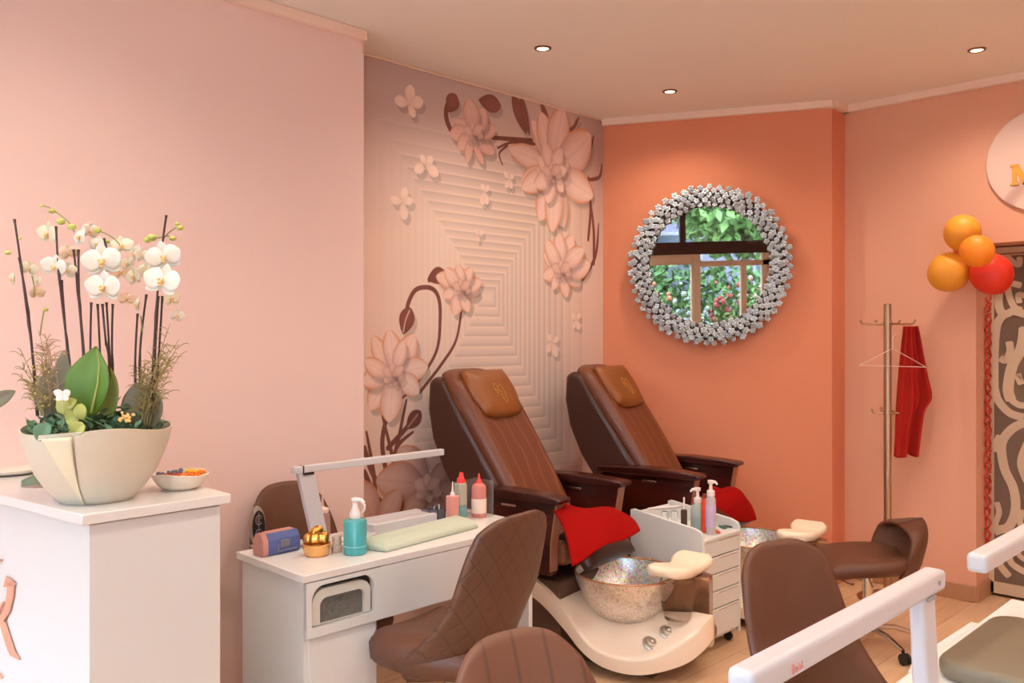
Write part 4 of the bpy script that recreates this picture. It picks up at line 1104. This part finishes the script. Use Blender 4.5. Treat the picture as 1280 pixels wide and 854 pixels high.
def pedi(name, label, x, y, rz, first=None):
    if first is not None:
        c = copy_tree(first); c.location = (x, y, 0); c.rotation_euler.z = rz
        c['label'] = label; return c
    t = thing(name, label, 'pedicure chair', (x, y, 0), rz, 'pedicure chairs along the mural')
    # ---- foot bath body: outline from rear left round the front to rear right
    half = [(-.30,.42,.47,.38),(-.30,.28,.44,.35),(-.30,.12,.385,.295),(-.30,-.02,.285,.195),(-.305,-.12,.19,.115),(-.305,-.21,.135,.07),(-.295,-.31,.118,.052),
            (-.265,-.41,.125,.052),(-.205,-.50,.155,.07),(-.125,-.585,.215,.105),(-.055,-.635,.275,.155),(0,-.652,.305,.195)]
    E = curve_pts([Vector((a, b, c)) for a, b, c, d in half], 5); B = curve_pts([Vector((a, b, d)) for a, b, c, d in half], 5)
    E = E+[Vector((-p.x, p.y, p.z)) for p in E[-2::-1]]; B = B+[Vector((-p.x, p.y, p.z)) for p in B[-2::-1]]
    n = len(E); vs = []; fs = []
    rings = []
    for s in (0.25, 0.5, 0.7, 0.84, 0.93, 1.0):
        ring = []
        for p in E:
            cx, cy = 0.0, max(min(p.y, .3), -.22)
            q = Vector((cx+(p.x-cx)*s, cy+(p.y-cy)*s, 0))
            front = max(0, min(1, (-.25-q.y)/.3))*max(0, 1-abs(q.x)/.24)
            zc = 0.255+0.20*max(0, min(1, (p.y+.15)/.5))+0.045*front
            kk = s**1.6
            q.z = p.z*kk+zc*(1-kk)
            ring.append(q)
        rings.append(ring)
    edge_out = [Vector((p.x*1.012, p.y-0.003, p.z-0.012)) for p in E]
    bot = [p for p in B]; botin = [Vector((p.x*.86, p.y*.9+.02, p.z+.0)) for p in B]
    rings += [edge_out, bot, botin]
    for r in rings: vs += r
    for k in range(len(rings)-1):
        for i in range(n-1):
            fs.append((k*n+i, k*n+i+1, (k+1)*n+i+1, (k+1)*n+i))
    body = MB().add(vs, fs)
    # close the centre of the top
    body.add(rings[0], [tuple(range(n))])
    body.build('bath_body', M_fib, t, angle=55)
    pl = MB().box(-.27,.27,.02,.46,0.0,.40).box(-.15,.15,-.42,.05,0.0,.07)
    pl.build('plinth', M_plinth, t, bevel=.01)
    # ---- glass bowl
    bc = (0,-.20,0)
    bowl = MB().lathe([(0,.185),(.06,.188),(.12,.208),(.175,.252),(.222,.320),(.25,.392),(.262,.436)], c=bc, n=64, cap=False)
    bo = bowl.build('glass_bowl', M_glit, t, angle=0)
    MB().lathe([(.252,.434),(.240,.390),(.212,.325),(.166,.262),(.115,.219),(.055,.200),(0,.197)], c=bc, n=64, cap=False).build('bowl_lining', M_glin, bo, angle=0)
    mb = MB().tube([(.258*math.cos(a), -.20+.258*math.sin(a), .437) for a in np.linspace(0, 2*math.pi, 65)], .005, 8)
    mb.build('bowl_rim', mat('amber_rim', (196,138,104), 0.2, 0.3), bo, angle=0)
    # ---- knobs
    def surf_z(px_, py_): return 0.20
    for (kx, ky, kz) in ((-.175,-.425,.172),(-.105,-.475,.215)):
        Mx = Matrix.Translation((kx, ky, kz)) @ Matrix.Rotation(R(28),4,'X') @ Matrix.Rotation(R(-16),4,'Y')
        k1 = MB().lathe([(.040,0),(.042,.005),(.037,.010),(.029,.008),(.026,.009),(.024,.018),(.017,.021),(0,.019)], n=28, M=Mx).build('tap_knob', mat('satin_metal', (190,184,174), .38, .8), t)
        MB().ball((0,0,.020), .007, 10, 6, M=Mx).build('knob_centre', M_whitecap, k1)
    # ---- foot rest pillar and pad
    MB().prism([(.01,-.630),(.12,-.60),(.16,-.46),(.02,-.42)], .24, .462).build('marble_pillar', M_marble, t, bevel=.008)
    MB().lathe([(.0,.27),(.060,.275),(.075,.34),(.085,.42),(.08,.455),(.0,.458)], c=(-.055,-.50,0), n=28).build('clear_housing', mat('smoky_clear_plastic', (246,240,232), 0.05, trans=1.0, ior=1.12), t)
    def padf(u, v):
        a = (v-.5)*2
        w = 0.105*(1-0.28*math.exp(-(a/.35)**2))*(1-abs(a)**4.5)**0.35 if abs(a) < 1 else 0
        return (a*.205, -.50+u*w+0.02*a*a, .505-0.012*math.exp(-(a/.4)**2)+.012*abs(a))
    MB().sheet(padf, 16, 40, .05, taper=.22).build('foot_pad', mat('cream_vinyl', (240,222,200), 0.4), t, angle=0)
    MB().lathe([(0,-.012),(.020,-.012),(.022,0),(.018,.004),(0,.004)], n=20, M=Matrix.Translation((.075,-.628,.205))@Matrix.Rotation(R(90),4,'X')@Matrix.Scale(1.5,4,(0,1,0))).build('side_handle', mat('dull_bronze', (150,112,84), .35, .6), t)
    # ---- upholstery
    MB().box(-.255,.255,.0,.50,.47,.60).build('seat', M_pedl, t, bevel=.04, seg=4)
    def legr(u, v):
        return (u*.225, .06-.17*v, .60-.13*v**2.0)
    MB().sheet(legr, 12, 16, .09, taper=.3).build('leg_rest', M_shell, t, angle=0)
    MB().prism([(.27,.48),(.30,.62),(.40,.80),(.72,1.25),(.79,1.355),(.86,1.375),(.905,1.355),(.912,1.2),(.88,1.04),(.80,.87),(.68,.70),(.56,.48)], -.250, .250, 'x').build('back_shell', M_shell, t, bevel=.03, seg=4)
    def backf(u, v):
        w = (.215+.035*v)*(1-max(0, (v-.86)/.14)**3*.22)
        y = .215+.60*v-.02*math.sin(math.pi*v)
        z = .50+.90*v
        if v > .9: y += (v-.9)*.5
        return (u*w, y+.02*abs(u)**3*-1, z-.03*abs(u)**5*v**4)
    MB().sheet(backf, 22, 34, .10, taper=.16).build('backrest', M_pedl, t, angle=0)
    def py_(z): return .215+.60*(z-.50)/.90-.082
    def pil(u, v):
        w = .178*(1+.06*v)*(1-.05*math.cos(2*math.pi*v)); z = 1.155+.245*v+.03*abs(u)**4*(1-v)
        return (.015+u*w, py_(z)+.05*max(0, v-.8), z)
    pw = MB().sheet(pil, 18, 16, lambda u, v: .085*max(.10, (1-max(abs(u), abs(2*v-1))**3.5))**.5).build('headrest_pillow', M_pill, t, angle=0)
    # gold stitched emblem: a face outline inside a lozenge
    M_emb = mat('gold_thread', (206,150,62), .4, .5)
    mb = MB()
    def ep(a, b): 
        z = 1.155+.245*(.5+b); return (a+.02, py_(z)-.052, z+.0)
    for line in ([(-.035,.20),(-.02,.24),(.0,.17),(.03,.22),(.035,.05),(.018,-.18),(-.01,-.06)], [(-.035,.20),(-.03,.02),(-.012,.08),(-.004,.16)],
                 [(.0,.10),(.012,.06),(.004,.02),(.010,-.02)], [(-.02,.0),(0,-.03),(.008,-.10)], [(-.045,.12),(-.02,.10)]):
        mb.tube(curve_pts([ep(a, b) for a, b in line], 5), .0014, 5)
    mb.build('gold_emblem', M_emb, pw, angle=0)
    # ---- arms
    for s in (-1, 1):
        arm = MB().prism([(.62,.79),(.62,.825),(.30,.838),(.10,.832),(-.02,.822),(-.035,.812),(-.03,.797),(0,.790)], s*.30-.055, s*.30+.055, 'x').build('armrest', M_mahog, t, bevel=.009)
        pn = MB().prism([(.60,.44),(.60,.795),(.0,.795),(.015,.70),(.03,.60),(.035,.44)], s*.30-.028, s*.30+.028, 'x').build('side_panel', M_mahog, arm, bevel=.006)
        MB().prism([(.006,.79),(.021,.70),(.036,.60),(.040,.46),(.032,.46),(.028,.60),(.012,.70),(-.003,.79)], s*.30-.029, s*.30+.029, 'x').build('front_edge', mat('reddish_brown_edge', (150,98,74), .3), arm)
        MB().box(s*.30-.034, s*.30-.027, .24, .33, .752, .764).build('silver_plate', M_chrome, arm, bevel=.002)
    return t
P1 = pedi('pedicure_chair', 'brown pedicure chair with glitter basin in full view, nearer the left nail desk', 3.40, 2.82, R(8))
P2 = pedi('pedicure_chair', 'brown pedicure chair in the corner by the orange wall, basin mostly hidden', 4.47, 2.75, R(10), P1)

# red towels over the leg rests
def towel(label, x, y, rz, corners, loft):
    """corners in chair coordinates: rear left, rear right, right tip, front tip; one draped sheet with a soft bulge"""
    A, B_, C_, D_ = [Vector(c) for c in corners]
    t = None
    def fn(u, v):
        u = (u+1)/2
        # quad with rounded rear edge
        p = A*(1-u)*(1-v)+B_*u*(1-v)+C_*u*v+D_*(1-u)*v
        bulge = math.sin(math.pi*v*.9+.1)*math.sin(math.pi*(.15+.7*u))
        p = p+Vector((0, -.05*bulge*loft, .07*bulge*loft+.008*math.sin(u*9+v*4)))
        return p
    o = MB().sheet(fn, 26, 26, .012).build('red_towel', M_red, loc=(x, y, 0), rz=rz, angle=0)
    return tag(o, label, 'towel', 'red towels on the pedicure chairs')
def tolocal(p, x, y, rz):
    d = Vector((p.x-x, p.y-y)); c, s = math.cos(-rz), math.sin(-rz)
    return (d.x*c-d.y*s, d.x*s+d.y*c, p.z)
c1 = [tolocal(at(a, b, d), 3.40, 2.82, R(8)) for a, b, d in ((684,632,4.22),(766,640,4.40),(799,665,4.10),(714,708,3.86))]
towel('red towel hanging over the nearer pedicure chair, above the glitter basin', 3.40, 2.82, R(8), c1, 1.0)
c2 = [tolocal(at(a, b, d), 4.47, 2.75, R(10)) for a, b, d in ((884,612,5.10),(914,612,5.30),(944,652,5.10),(880,662,4.92))]
towel('red towel over the corner pedicure chair, behind the drawer cabinet', 4.47, 2.75, R(10), c2, 1.2)

# ================================================================== DRAWER CABINET
CX0, CX1, CY0, CY1 = 3.70, 4.06, 2.36, 2.81
t = thing('drawer_cabinet', 'white wheeled drawer cabinet with raised side, between the two pedicure chairs', 'cabinet', (CX0, CY0, 0))
W_, D_ = CX1-CX0, CY1-CY0
side = [(0,.05),(D_,.05),(D_,.675),(D_-.02,.682),(.05,.636),(.012,.622),(0,.60)]
for x in (0, W_-.016): MB().prism(side, x, x+.016, 'x').build('side_panel', M_white, t, bevel=.004)
MB().box(.016, W_-.016, .02, D_-.01, .06, .555).build('cabinet_body', M_white, t)
MB().box(.012, W_-.012, -.004, D_-.01, .565, .585).build('top_tray', M_white, t, bevel=.005)
MB().box(.016, W_-.016, D_-.015, D_-.003, .06, .66).build('back_panel', M_white, t, bevel=.003)
z = .08
for h in (.135,.082,.082,.082,.082):
    d = MB().box(.018, W_-.018, 0.0, .02, z, z+h).build('drawer', M_white, t, bevel=.004)
    MB().box(.15, W_-.03, -.001, .012, z+h-.010, z+h-.006).build('finger_groove', mat('groove_beige', (176,146,122), .7), d)
    z += h+.006
for x in (.04, W_-.04):
    for y in (.05, D_-.05):
        MB().lathe([(0,-.01),(.022,-.01),(.024,0),(.022,.01),(0,.01)], n=16, M=Matrix.Translation((x,y,.024))@Matrix.Rotation(R(90),4,'Y')).box(x-.012,x+.012,y-.012,y+.012,.03,.06).build('caster', M_black, t)
TZ = .5855
def tp(px, yy): return onY(px, 600, yy).x
def onC(x, y): return (x, y, TZ)
# bottles on the cabinet
M_clearl = mat('pale_aqua_plastic', (206,222,218), 0.15, trans=0.45, ior=1.3)
M_clearp = mat('pale_lilac_plastic', (222,212,224), 0.2, trans=0.3, ior=1.3)
def cab(px, Y):
    q = onY(px, 600, Y); return (q.x, Y, TZ)
t = thing('pump_bottle', 'stout clear aqua bottle with a white pump on the drawer cabinet', 'bottle', cab(872, 2.50), 0, 'pump bottles on the drawer cabinet')
MB().lathe([(0,0),(.030,0),(.033,.005),(.033,.09),(.026,.108),(.014,.118)], n=28).build('bottle_body', M_clearl, t)
MB().lathe([(0,.003),(.030,.003),(.030,.055),(0,.056)], n=24).build('liquid', M_aqual, t)
pump(.116, 1.15, .022, R(135)).build('pump', M_whitecap, t)
t = thing('pump_bottle', 'tall slim pale bottle with a white T-shaped pump at the cabinet front corner', 'bottle', cab(888.5, 2.41), 0, 'pump bottles on the drawer cabinet')
MB().lathe([(0,0),(.021,0),(.023,.005),(.023,.145),(.018,.155),(.012,.16)], n=28).build('bottle_body', M_clearp, t)
MB().lathe([(.0235,.03),(.0238,.031),(.0238,.12),(.0235,.121)], n=24, cap=False).build('label', mat('lilac_label', (196,180,214), .6), t)
pump(.158, 1.15, .018, R(-45)).build('pump', M_whitecap, t)
t = thing('round_bottle', 'orange-red bottle standing between the two pump bottles', 'bottle', cab(881, 2.45), 0)
MB().lathe([(0,0),(.015,0),(.017,.004),(.017,.125),(.014,.135),(.010,.14),(.010,.15),(0,.15)], n=24).build('bottle_body', mat('orange_red_plastic', (214,68,36), .35), t)
MB().lathe([(.011,.146),(.011,.162),(0,.163)], n=16).build('cap', mat('dark_red_cap', (130,40,30), .4), t)
t = thing('polish_bottle', 'small dark bottle with a slim white stem left of the pump bottles', 'bottle', cab(855, 2.52), 0)
MB().lathe([(0,0),(.014,0),(.015,.003),(.015,.095),(.008,.10)], n=20).build('bottle_body', mat('dark_brown_glass', (74,50,44), .2), t)
MB().tube([(0,0,.098),(0,0,.15)], .004, 8).build('stem', M_whitecap, t)
q = cab(836, 2.64)
for _o in [o for o in bpy.data.objects if o.get('label') and ('drawer cabinet' in o['label'] or 'pump bottles' in o['label'] or 'tall slim pale' in o['label']) and o.get('category') == 'bottle']: _o.scale = (1.1, 1.1, 1.22)
t = thing('cutter_tool', 'white metal clipper lying across small clear jars at the back of the cabinet', 'tool', (q[0], q[1], TZ), 0)
MB().tube([(-.09,.07,.105),(-.03,.02,.108),(.03,-.03,.112),(.07,-.06,.118)], [.004,.011,.009,.004], 8).build('handle', mat('light_metal', (216,208,210), .3, .6), t)
for (a, b) in ((-.02,.01),(.022,-.02)):
    MB().lathe([(0,0),(.017,0),(.018,.003),(.018,.085),(.015,.09)], c=(a,b,0), n=18).build('jar', M_clear, t)
for i, (a, b, c, d) in enumerate(((897,2.40,(206,84,46),'flat orange tube lying by the tall slim pump bottle'), (903,2.44,(60,110,96),'flat green tube lying by the tall slim pump bottle'), (910,2.43,(84,96,84),'small dark green packet at the right of the cabinet top'))):
    q = cab(a, b)
    tag(MB().sheet(lambda u, v: (u*.012*(1-.5*v), (v-.5)*.06, .006), 6, 8, .011, taper=.4).build('cream_tube', mat('tube_%d' % i, c, .4), loc=q, rz=R(-50+25*i), angle=0), d, 'tube', 'small tubes on the cabinet')

# ================================================================== COAT STAND
SX, SY = 5.33, 2.10
t = thing('coat_stand', 'slim metal coat stand before the peach wall, a red scarf on its hook', 'coat stand', (SX, SY, 0))
MB().lathe([(.022,.01),(.022,1.78),(.020,1.795),(0,1.797)], n=24).build('pole', M_steel, t)
MB().lathe([(0,0),(.17,0),(.175,.006),(.16,.014),(.03,.022),(.022,.03)], n=40).build('base', M_steel, t)
def hookset(z, ang0, L, n):
    for k in range(n):
        a = ang0+2*math.pi*k/n; d = Vector((math.cos(a), math.sin(a), 0))
        P = curve_pts([d*.018+Vector((0,0,z)), d*L*.6+Vector((0,0,z-.004)), d*L*.92+Vector((0,0,z)), d*L+Vector((0,0,z+.018))], 5)
        h = MB().tube(P, .0065, 8); h.ball(P[-1], .009, 10, 6); h.build('hook', M_steel, t)
    MB().lathe([(.022,z-.014),(.028,z-.012),(.028,z+.012),(.022,z+.014)], n=20, cap=False).build('collar', M_steel, t)
hookset(1.675, R(-45), .165, 4); hookset(1.135, R(-45), .095, 4)
# scarf
dS = SX*0.7071+SY*0.7071
Lp = curve_pts([at(x, y, dS-.02) for x, y in ((1130,408),(1127,440),(1124,480),(1122,520),(1121,550),(1120,571))], 6)
Rp = curve_pts([at(x, y, dS-.0) for x, y in ((1146,408),(1152,440),(1157,470),(1162,496),(1153,514),(1146,568))], 6)
hv = len(Lp)-1; perp = world(0, 1, 0)
def scarf(u, v):
    k = v*hv; i = min(int(k), hv-1); f = k-i
    a = Lp[i]*(1-f)+Lp[i+1]*f; b = Rp[i]*(1-f)+Rp[i+1]*f; s = (u+1)/2
    p = a*(1-s)+b*s
    p = p+perp*(.030*math.sin(s*10.5+v*1.2)*(.25+.75*v)+.012*math.sin(s*23+v*3)) + Vector((0,0,-.012*math.sin(s*9)*v))
    return p
tag(MB().sheet(scarf, 44, 40, .006).build('scarf', M_scarf, angle=0), 'long red scarf hanging from the right hook of the coat stand', 'scarf')
t_h = at(1107, 436, dS-.03)
t = thing('clothes_hanger', 'clear empty hanger on the coat stand, left of the red scarf', 'hanger', (SX, SY, t_h.z), 0)
e = Vector((.7071,-.7071,0)); off = Vector((-.05,-.05,0))
mb = MB().tube([off-e*.20+Vector((0,0,-.10)), off-e*.03+Vector((0,0,-.012)), off+Vector((0,0,0)), off+e*.04+Vector((0,0,-.02)), off+e*.20+Vector((0,0,-.11)), off-e*.20+Vector((0,0,-.10))], .0028, 6)
mb.tube([off+Vector((0,0,0)), off+Vector((0,0,.06)), off*.9+e*.02+Vector((0,0,.09)), off*.6+e*.03+Vector((0,0,.07))], .003, 6)
mb.build('hanger_frame', mat('milky_clear_plastic', (236,206,188), .3, trans=.35, ior=1.3), t)

# ================================================================== BALLOONS
M_by = mat('amber_balloon', (238,160,48), .5, trans=.1)
M_bo = mat('orange_balloon', (250,142,26), .5, trans=.1)
M_br = mat('red_balloon', (222,48,24), .5, trans=.08)
for (x, y, r, d, m, rot, lab) in ((1203,290,21.5,4.98,M_by,20,'amber balloon, topmost of the cluster by the doorway'),
                             (1221,314,20,4.74,M_bo,-60,'small bright orange balloon in the middle of the cluster'),
                             (1186.5,340,24.5,5.06,M_by,60,'amber balloon, lowest left of the cluster'),
                             (1239,342,25,4.90,M_br,-30,'red balloon, right of the cluster, before the patterned panel'),
                             (1210,318,17,5.09,mat('deep_orange_balloon', (232,110,60), .3),160,'deep orange balloon almost hidden behind the others')):
    p = at(x, y, d); rr = r*d/F
    t = thing('balloon', lab, 'balloon', p, 0, 'party balloons by the doorway')
    t.rotation_euler = (R(rot), R(rot*.4), R(-45))
    mb = MB(); prof = []
    for k in range(25):
        a = math.pi*k/24; z = math.cos(a); prof.append((rr*math.sin(a)*(1-.07*max(0, -z)**2), rr*(z if z > 0 else z*1.12)))
    mb.lathe(prof[::-1], n=36, cap=False); mb.build('balloon_skin', m, t, angle=0)
    MB().lathe([(.003,-rr*1.10),(.004,-rr*1.14),(.011,-rr*1.18),(.009,-rr*1.19),(0,-rr*1.16)], n=14).build('knot', m, t)

# ================================================================== ROUND SIGN
kc = onX(1305, 199, XR)
t = thing('round_sign', 'round pale marbled sign with gold lettering on the peach wall at the right edge', 'sign', (XR-.012, kc.y, kc.z))
Mx = Matrix.Rotation(R(90),4,'Y')
MB().lathe([(0,-.012),(.292,-.012),(.297,-.008),(.297,.012),(0,.012)], n=80, M=Mx).build('sign_board', wave_mat('pale_marble', (226,196,184), (196,160,150), .3, (0,0,R(10)), 1.1, 8.0, 0, .35, 3, 1.2), t)
ptl = onX(1264.5, 233, XR)
H_ = .120; ly = ptl.y-kc.y; lz = ptl.z-kc.z            # left foot of the letter; it runs towards -Y
strokes = [[(.010,0),(.034,0),(.034,H_),(.010,H_)], [(.010,H_),(.044,H_),(.085,.030),(.078,0),(.066,0)], [(.066,0),(.078,0),(.085,.030),(.108,H_),(.140,H_)][::1],
           [(.116,0),(.142,0),(.142,H_),(.116,H_)], [(0,0),(.046,0),(.046,.012),(0,.012)], [(0,H_-.012),(.040,H_-.012),(.040,H_),(0,H_)], [(.104,0),(.154,0),(.154,.012),(.104,.012)], [(.112,H_-.012),(.154,H_-.012),(.154,H_),(.112,H_)]]
mb = MB()
for k, st_ in enumerate(strokes):
    mb.prism([(ly-a_, lz+b_) for a_, b_ in st_], -.018-.0006*k, -.012, 'x')
mb.build('gold_letter', mat('yellow_gold', (222,166,74), .4, .4), t)
# ================================================================== PATTERNED PANEL IN THE DOORWAY
PY1 = YJ-0.003; PW = .92
t = thing('patterned_panel', 'tall taupe panel with cream scroll pattern standing in the doorway', 'panel', (XD, PY1-PW, 0.02))
MB().box(0, .03, 0, PW, 0, 2.12).build('panel_board', mat('taupe_panel', (112,88,70), .7, vary=.06, scale=10), t)
M_cr = mat('cream_scroll', (204,180,152), .7, vary=.04, scale=12)
fr = MB().box(-.004,.032,-.0,.03,0,2.10).box(-.004,.032,PW-.03,PW,0,2.12).box(-.004,.032,0,PW,0,.07).box(-.004,.032,0,PW,2.07,2.12)
fr.build('panel_frame', M_cr, t, bevel=.002)
X_ = XD
def pc(zx, zy, ox, oy, sc):
    q = onX(ox+zx/sc, oy+zy/sc, X_); return (PY1-q.y, q.z-.02)      # distance from the left edge, height
def ribbon(mb, pts, w):
    P = curve_pts([(a, b, 0) for a, b in pts], 8); L = []; Rr = []
    for i, p in enumerate(P):
        t_ = (P[min(i+1, len(P)-1)]-P[max(i-1, 0)]); t_.normalize(); n = Vector((-t_.y, t_.x, 0))
        k = 1.15*w*(1 if 0 < i < len(P)-1 else .6)
        L.append(p+n*k); Rr.append(p-n*k)
    m_ = len(P)
    for lo, hi in ((-.006-.0004*len(mb.v)/400, 0.001),):
        vs = []
        for q in L+Rr:
            vs.append((lo, PW-q.x, q.y))
        for q in L+Rr:
            vs.append((hi, PW-q.x, q.y))
        fs = []
        for i in range(m_-1):
            a, b, c, d = i, i+1, m_+i+1, m_+i; N_ = 2*m_
            fs += [(a,b,c,d), (N_+a,N_+d,N_+c,N_+b), (a,N_+a,N_+b,b), (d,c,N_+c,N_+d)]
        fs += [(0, m_, 3*m_, 2*m_), (m_-1, 3*m_-1, 4*m_-1, 2*m_-1)]
        mb.add(vs, fs)
mb = MB()
Z3 = lambda l: [pc(a, b, 1200, 280, 3.886) for a, b in l]
Z4 = lambda l: [pc(a, b, 1200, 480, 3.05) for a, b in l]
motif = [(Z3([(190,330),(190,400),(215,440),(260,425),(320,440)]), .020), (Z3([(168,860),(168,700),(172,560),(185,480),(220,435)]), .020),
         (Z3([(240,570),(245,620),(222,662),(195,650)]), .018), (Z3([(315,500),(300,600),(255,690),(235,800),(250,860)]), .026),
         (Z3([(210,130),(235,165),(285,200),(290,160)]), .014), (Z3([(300,300),(240,290),(235,330),(262,400),(300,420)]), .016), (Z3([(320,350),(285,345),(290,385)]), .014),
         (Z3([(300,740),(285,745),(300,780)]), .016),
         (Z4([(130,0),(145,60),(190,110),(244,128)]), .020), (Z4([(185,0),(190,50),(225,80),(260,80)]), .016),
         (Z4([(250,145),(195,175),(160,230),(170,320),(205,400),(212,480),(185,545),(135,555)]), .022), (Z4([(150,195),(138,225),(142,260)]), .012),
         (Z4([(140,450),(150,490),(135,540),(150,575)]), .014), (Z4([(262,220),(235,300),(262,380)]), .020), (Z4([(240,480),(230,530),(262,570)]), .014),
         (Z4([(135,660),(160,700),(190,735)]), .018), (Z4([(185,610),(195,680),(255,720)]), .016), (Z4([(215,600),(225,650),(262,680)]), .012)]
for pts, w in motif: ribbon(mb, pts, w)
# the pattern repeats mirrored on the hidden half
for pts, w in motif: ribbon(mb, [(PW-a, b) for a, b in pts], w)
mb.build('scroll_pattern', M_cr, t, smooth=False)
# curly red garland hanging on the jamb
rnd = random.Random(9)
gy = YJ-.006
P = []
for k in range(230):
    s = k/229; yy = 372+(680-372)*s
    z_ = onX(1231, yy, 5.80).z
    P.append((5.795+.035*math.sin(k*1.25)+.010*math.sin(k*.37), gy-.012-.012*math.cos(k*1.25), z_+.018*math.cos(k*1.9)))
tag(MB().tube(P, .0052, 5).build('curly_garland', mat('red_garland', (206,56,36), .5), angle=0), 'thin curly red garland hanging down the door jamb beside the patterned panel', 'garland')
MB_r = MB().tube([(XR+.10, YJ-.002, 2.09), (XR+.10, YJ-1.148, 2.09)], .006, 10)
tag(MB_r.build('curtain_rod', mat('bronze_rod', (150,110,78), .3, .6)), 'thin bronze rod across the top of the doorway', 'rod')
# cable along the orange wall
cb = MB().tube(curve_pts([(5.45,2.36,.012),(5.40,2.42,.04),(5.25,2.72,.235),(5.10,3.0,.25)], 8), .005, 6)
tag(cb.build('power_cord', mat('brown_cord', (90,58,40), .5)), 'thin brown cord trailing along the foot of the orange wall', 'cord')

# ================================================================== LIGHT, CAMERA
sc = bpy.context.scene
wd = bpy.data.worlds.new('sky'); sc.world = wd; wd.use_nodes = True
bg = wd.node_tree.nodes['Background']; bg.inputs[0].default_value = SKYC; bg.inputs[1].default_value = SKY
cam = bpy.data.cameras.new('camera'); cam.sensor_width = 36; cam.lens = 36*F/1280; cam.shift_y = -(427-HZ)/1280
cam.clip_start = 0.05
co = bpy.data.objects.new('camera', cam); col.objects.link(co)
co.location = (0, 0, EYE); co.rotation_euler = (R(90), 0, R(-45)); sc.camera = co
sc.view_settings.view_transform = 'Standard'; sc.view_settings.look = 'None'
sc.view_settings.gamma = 1.0; sc.view_settings.use_curve_mapping = False
sc.view_settings.exposure = EXPO
sc.cycles.max_bounces = 10; sc.cycles.diffuse_bounces = 6; sc.cycles.use_denoising = True
sc.cycles.sample_clamp_indirect = 6.0
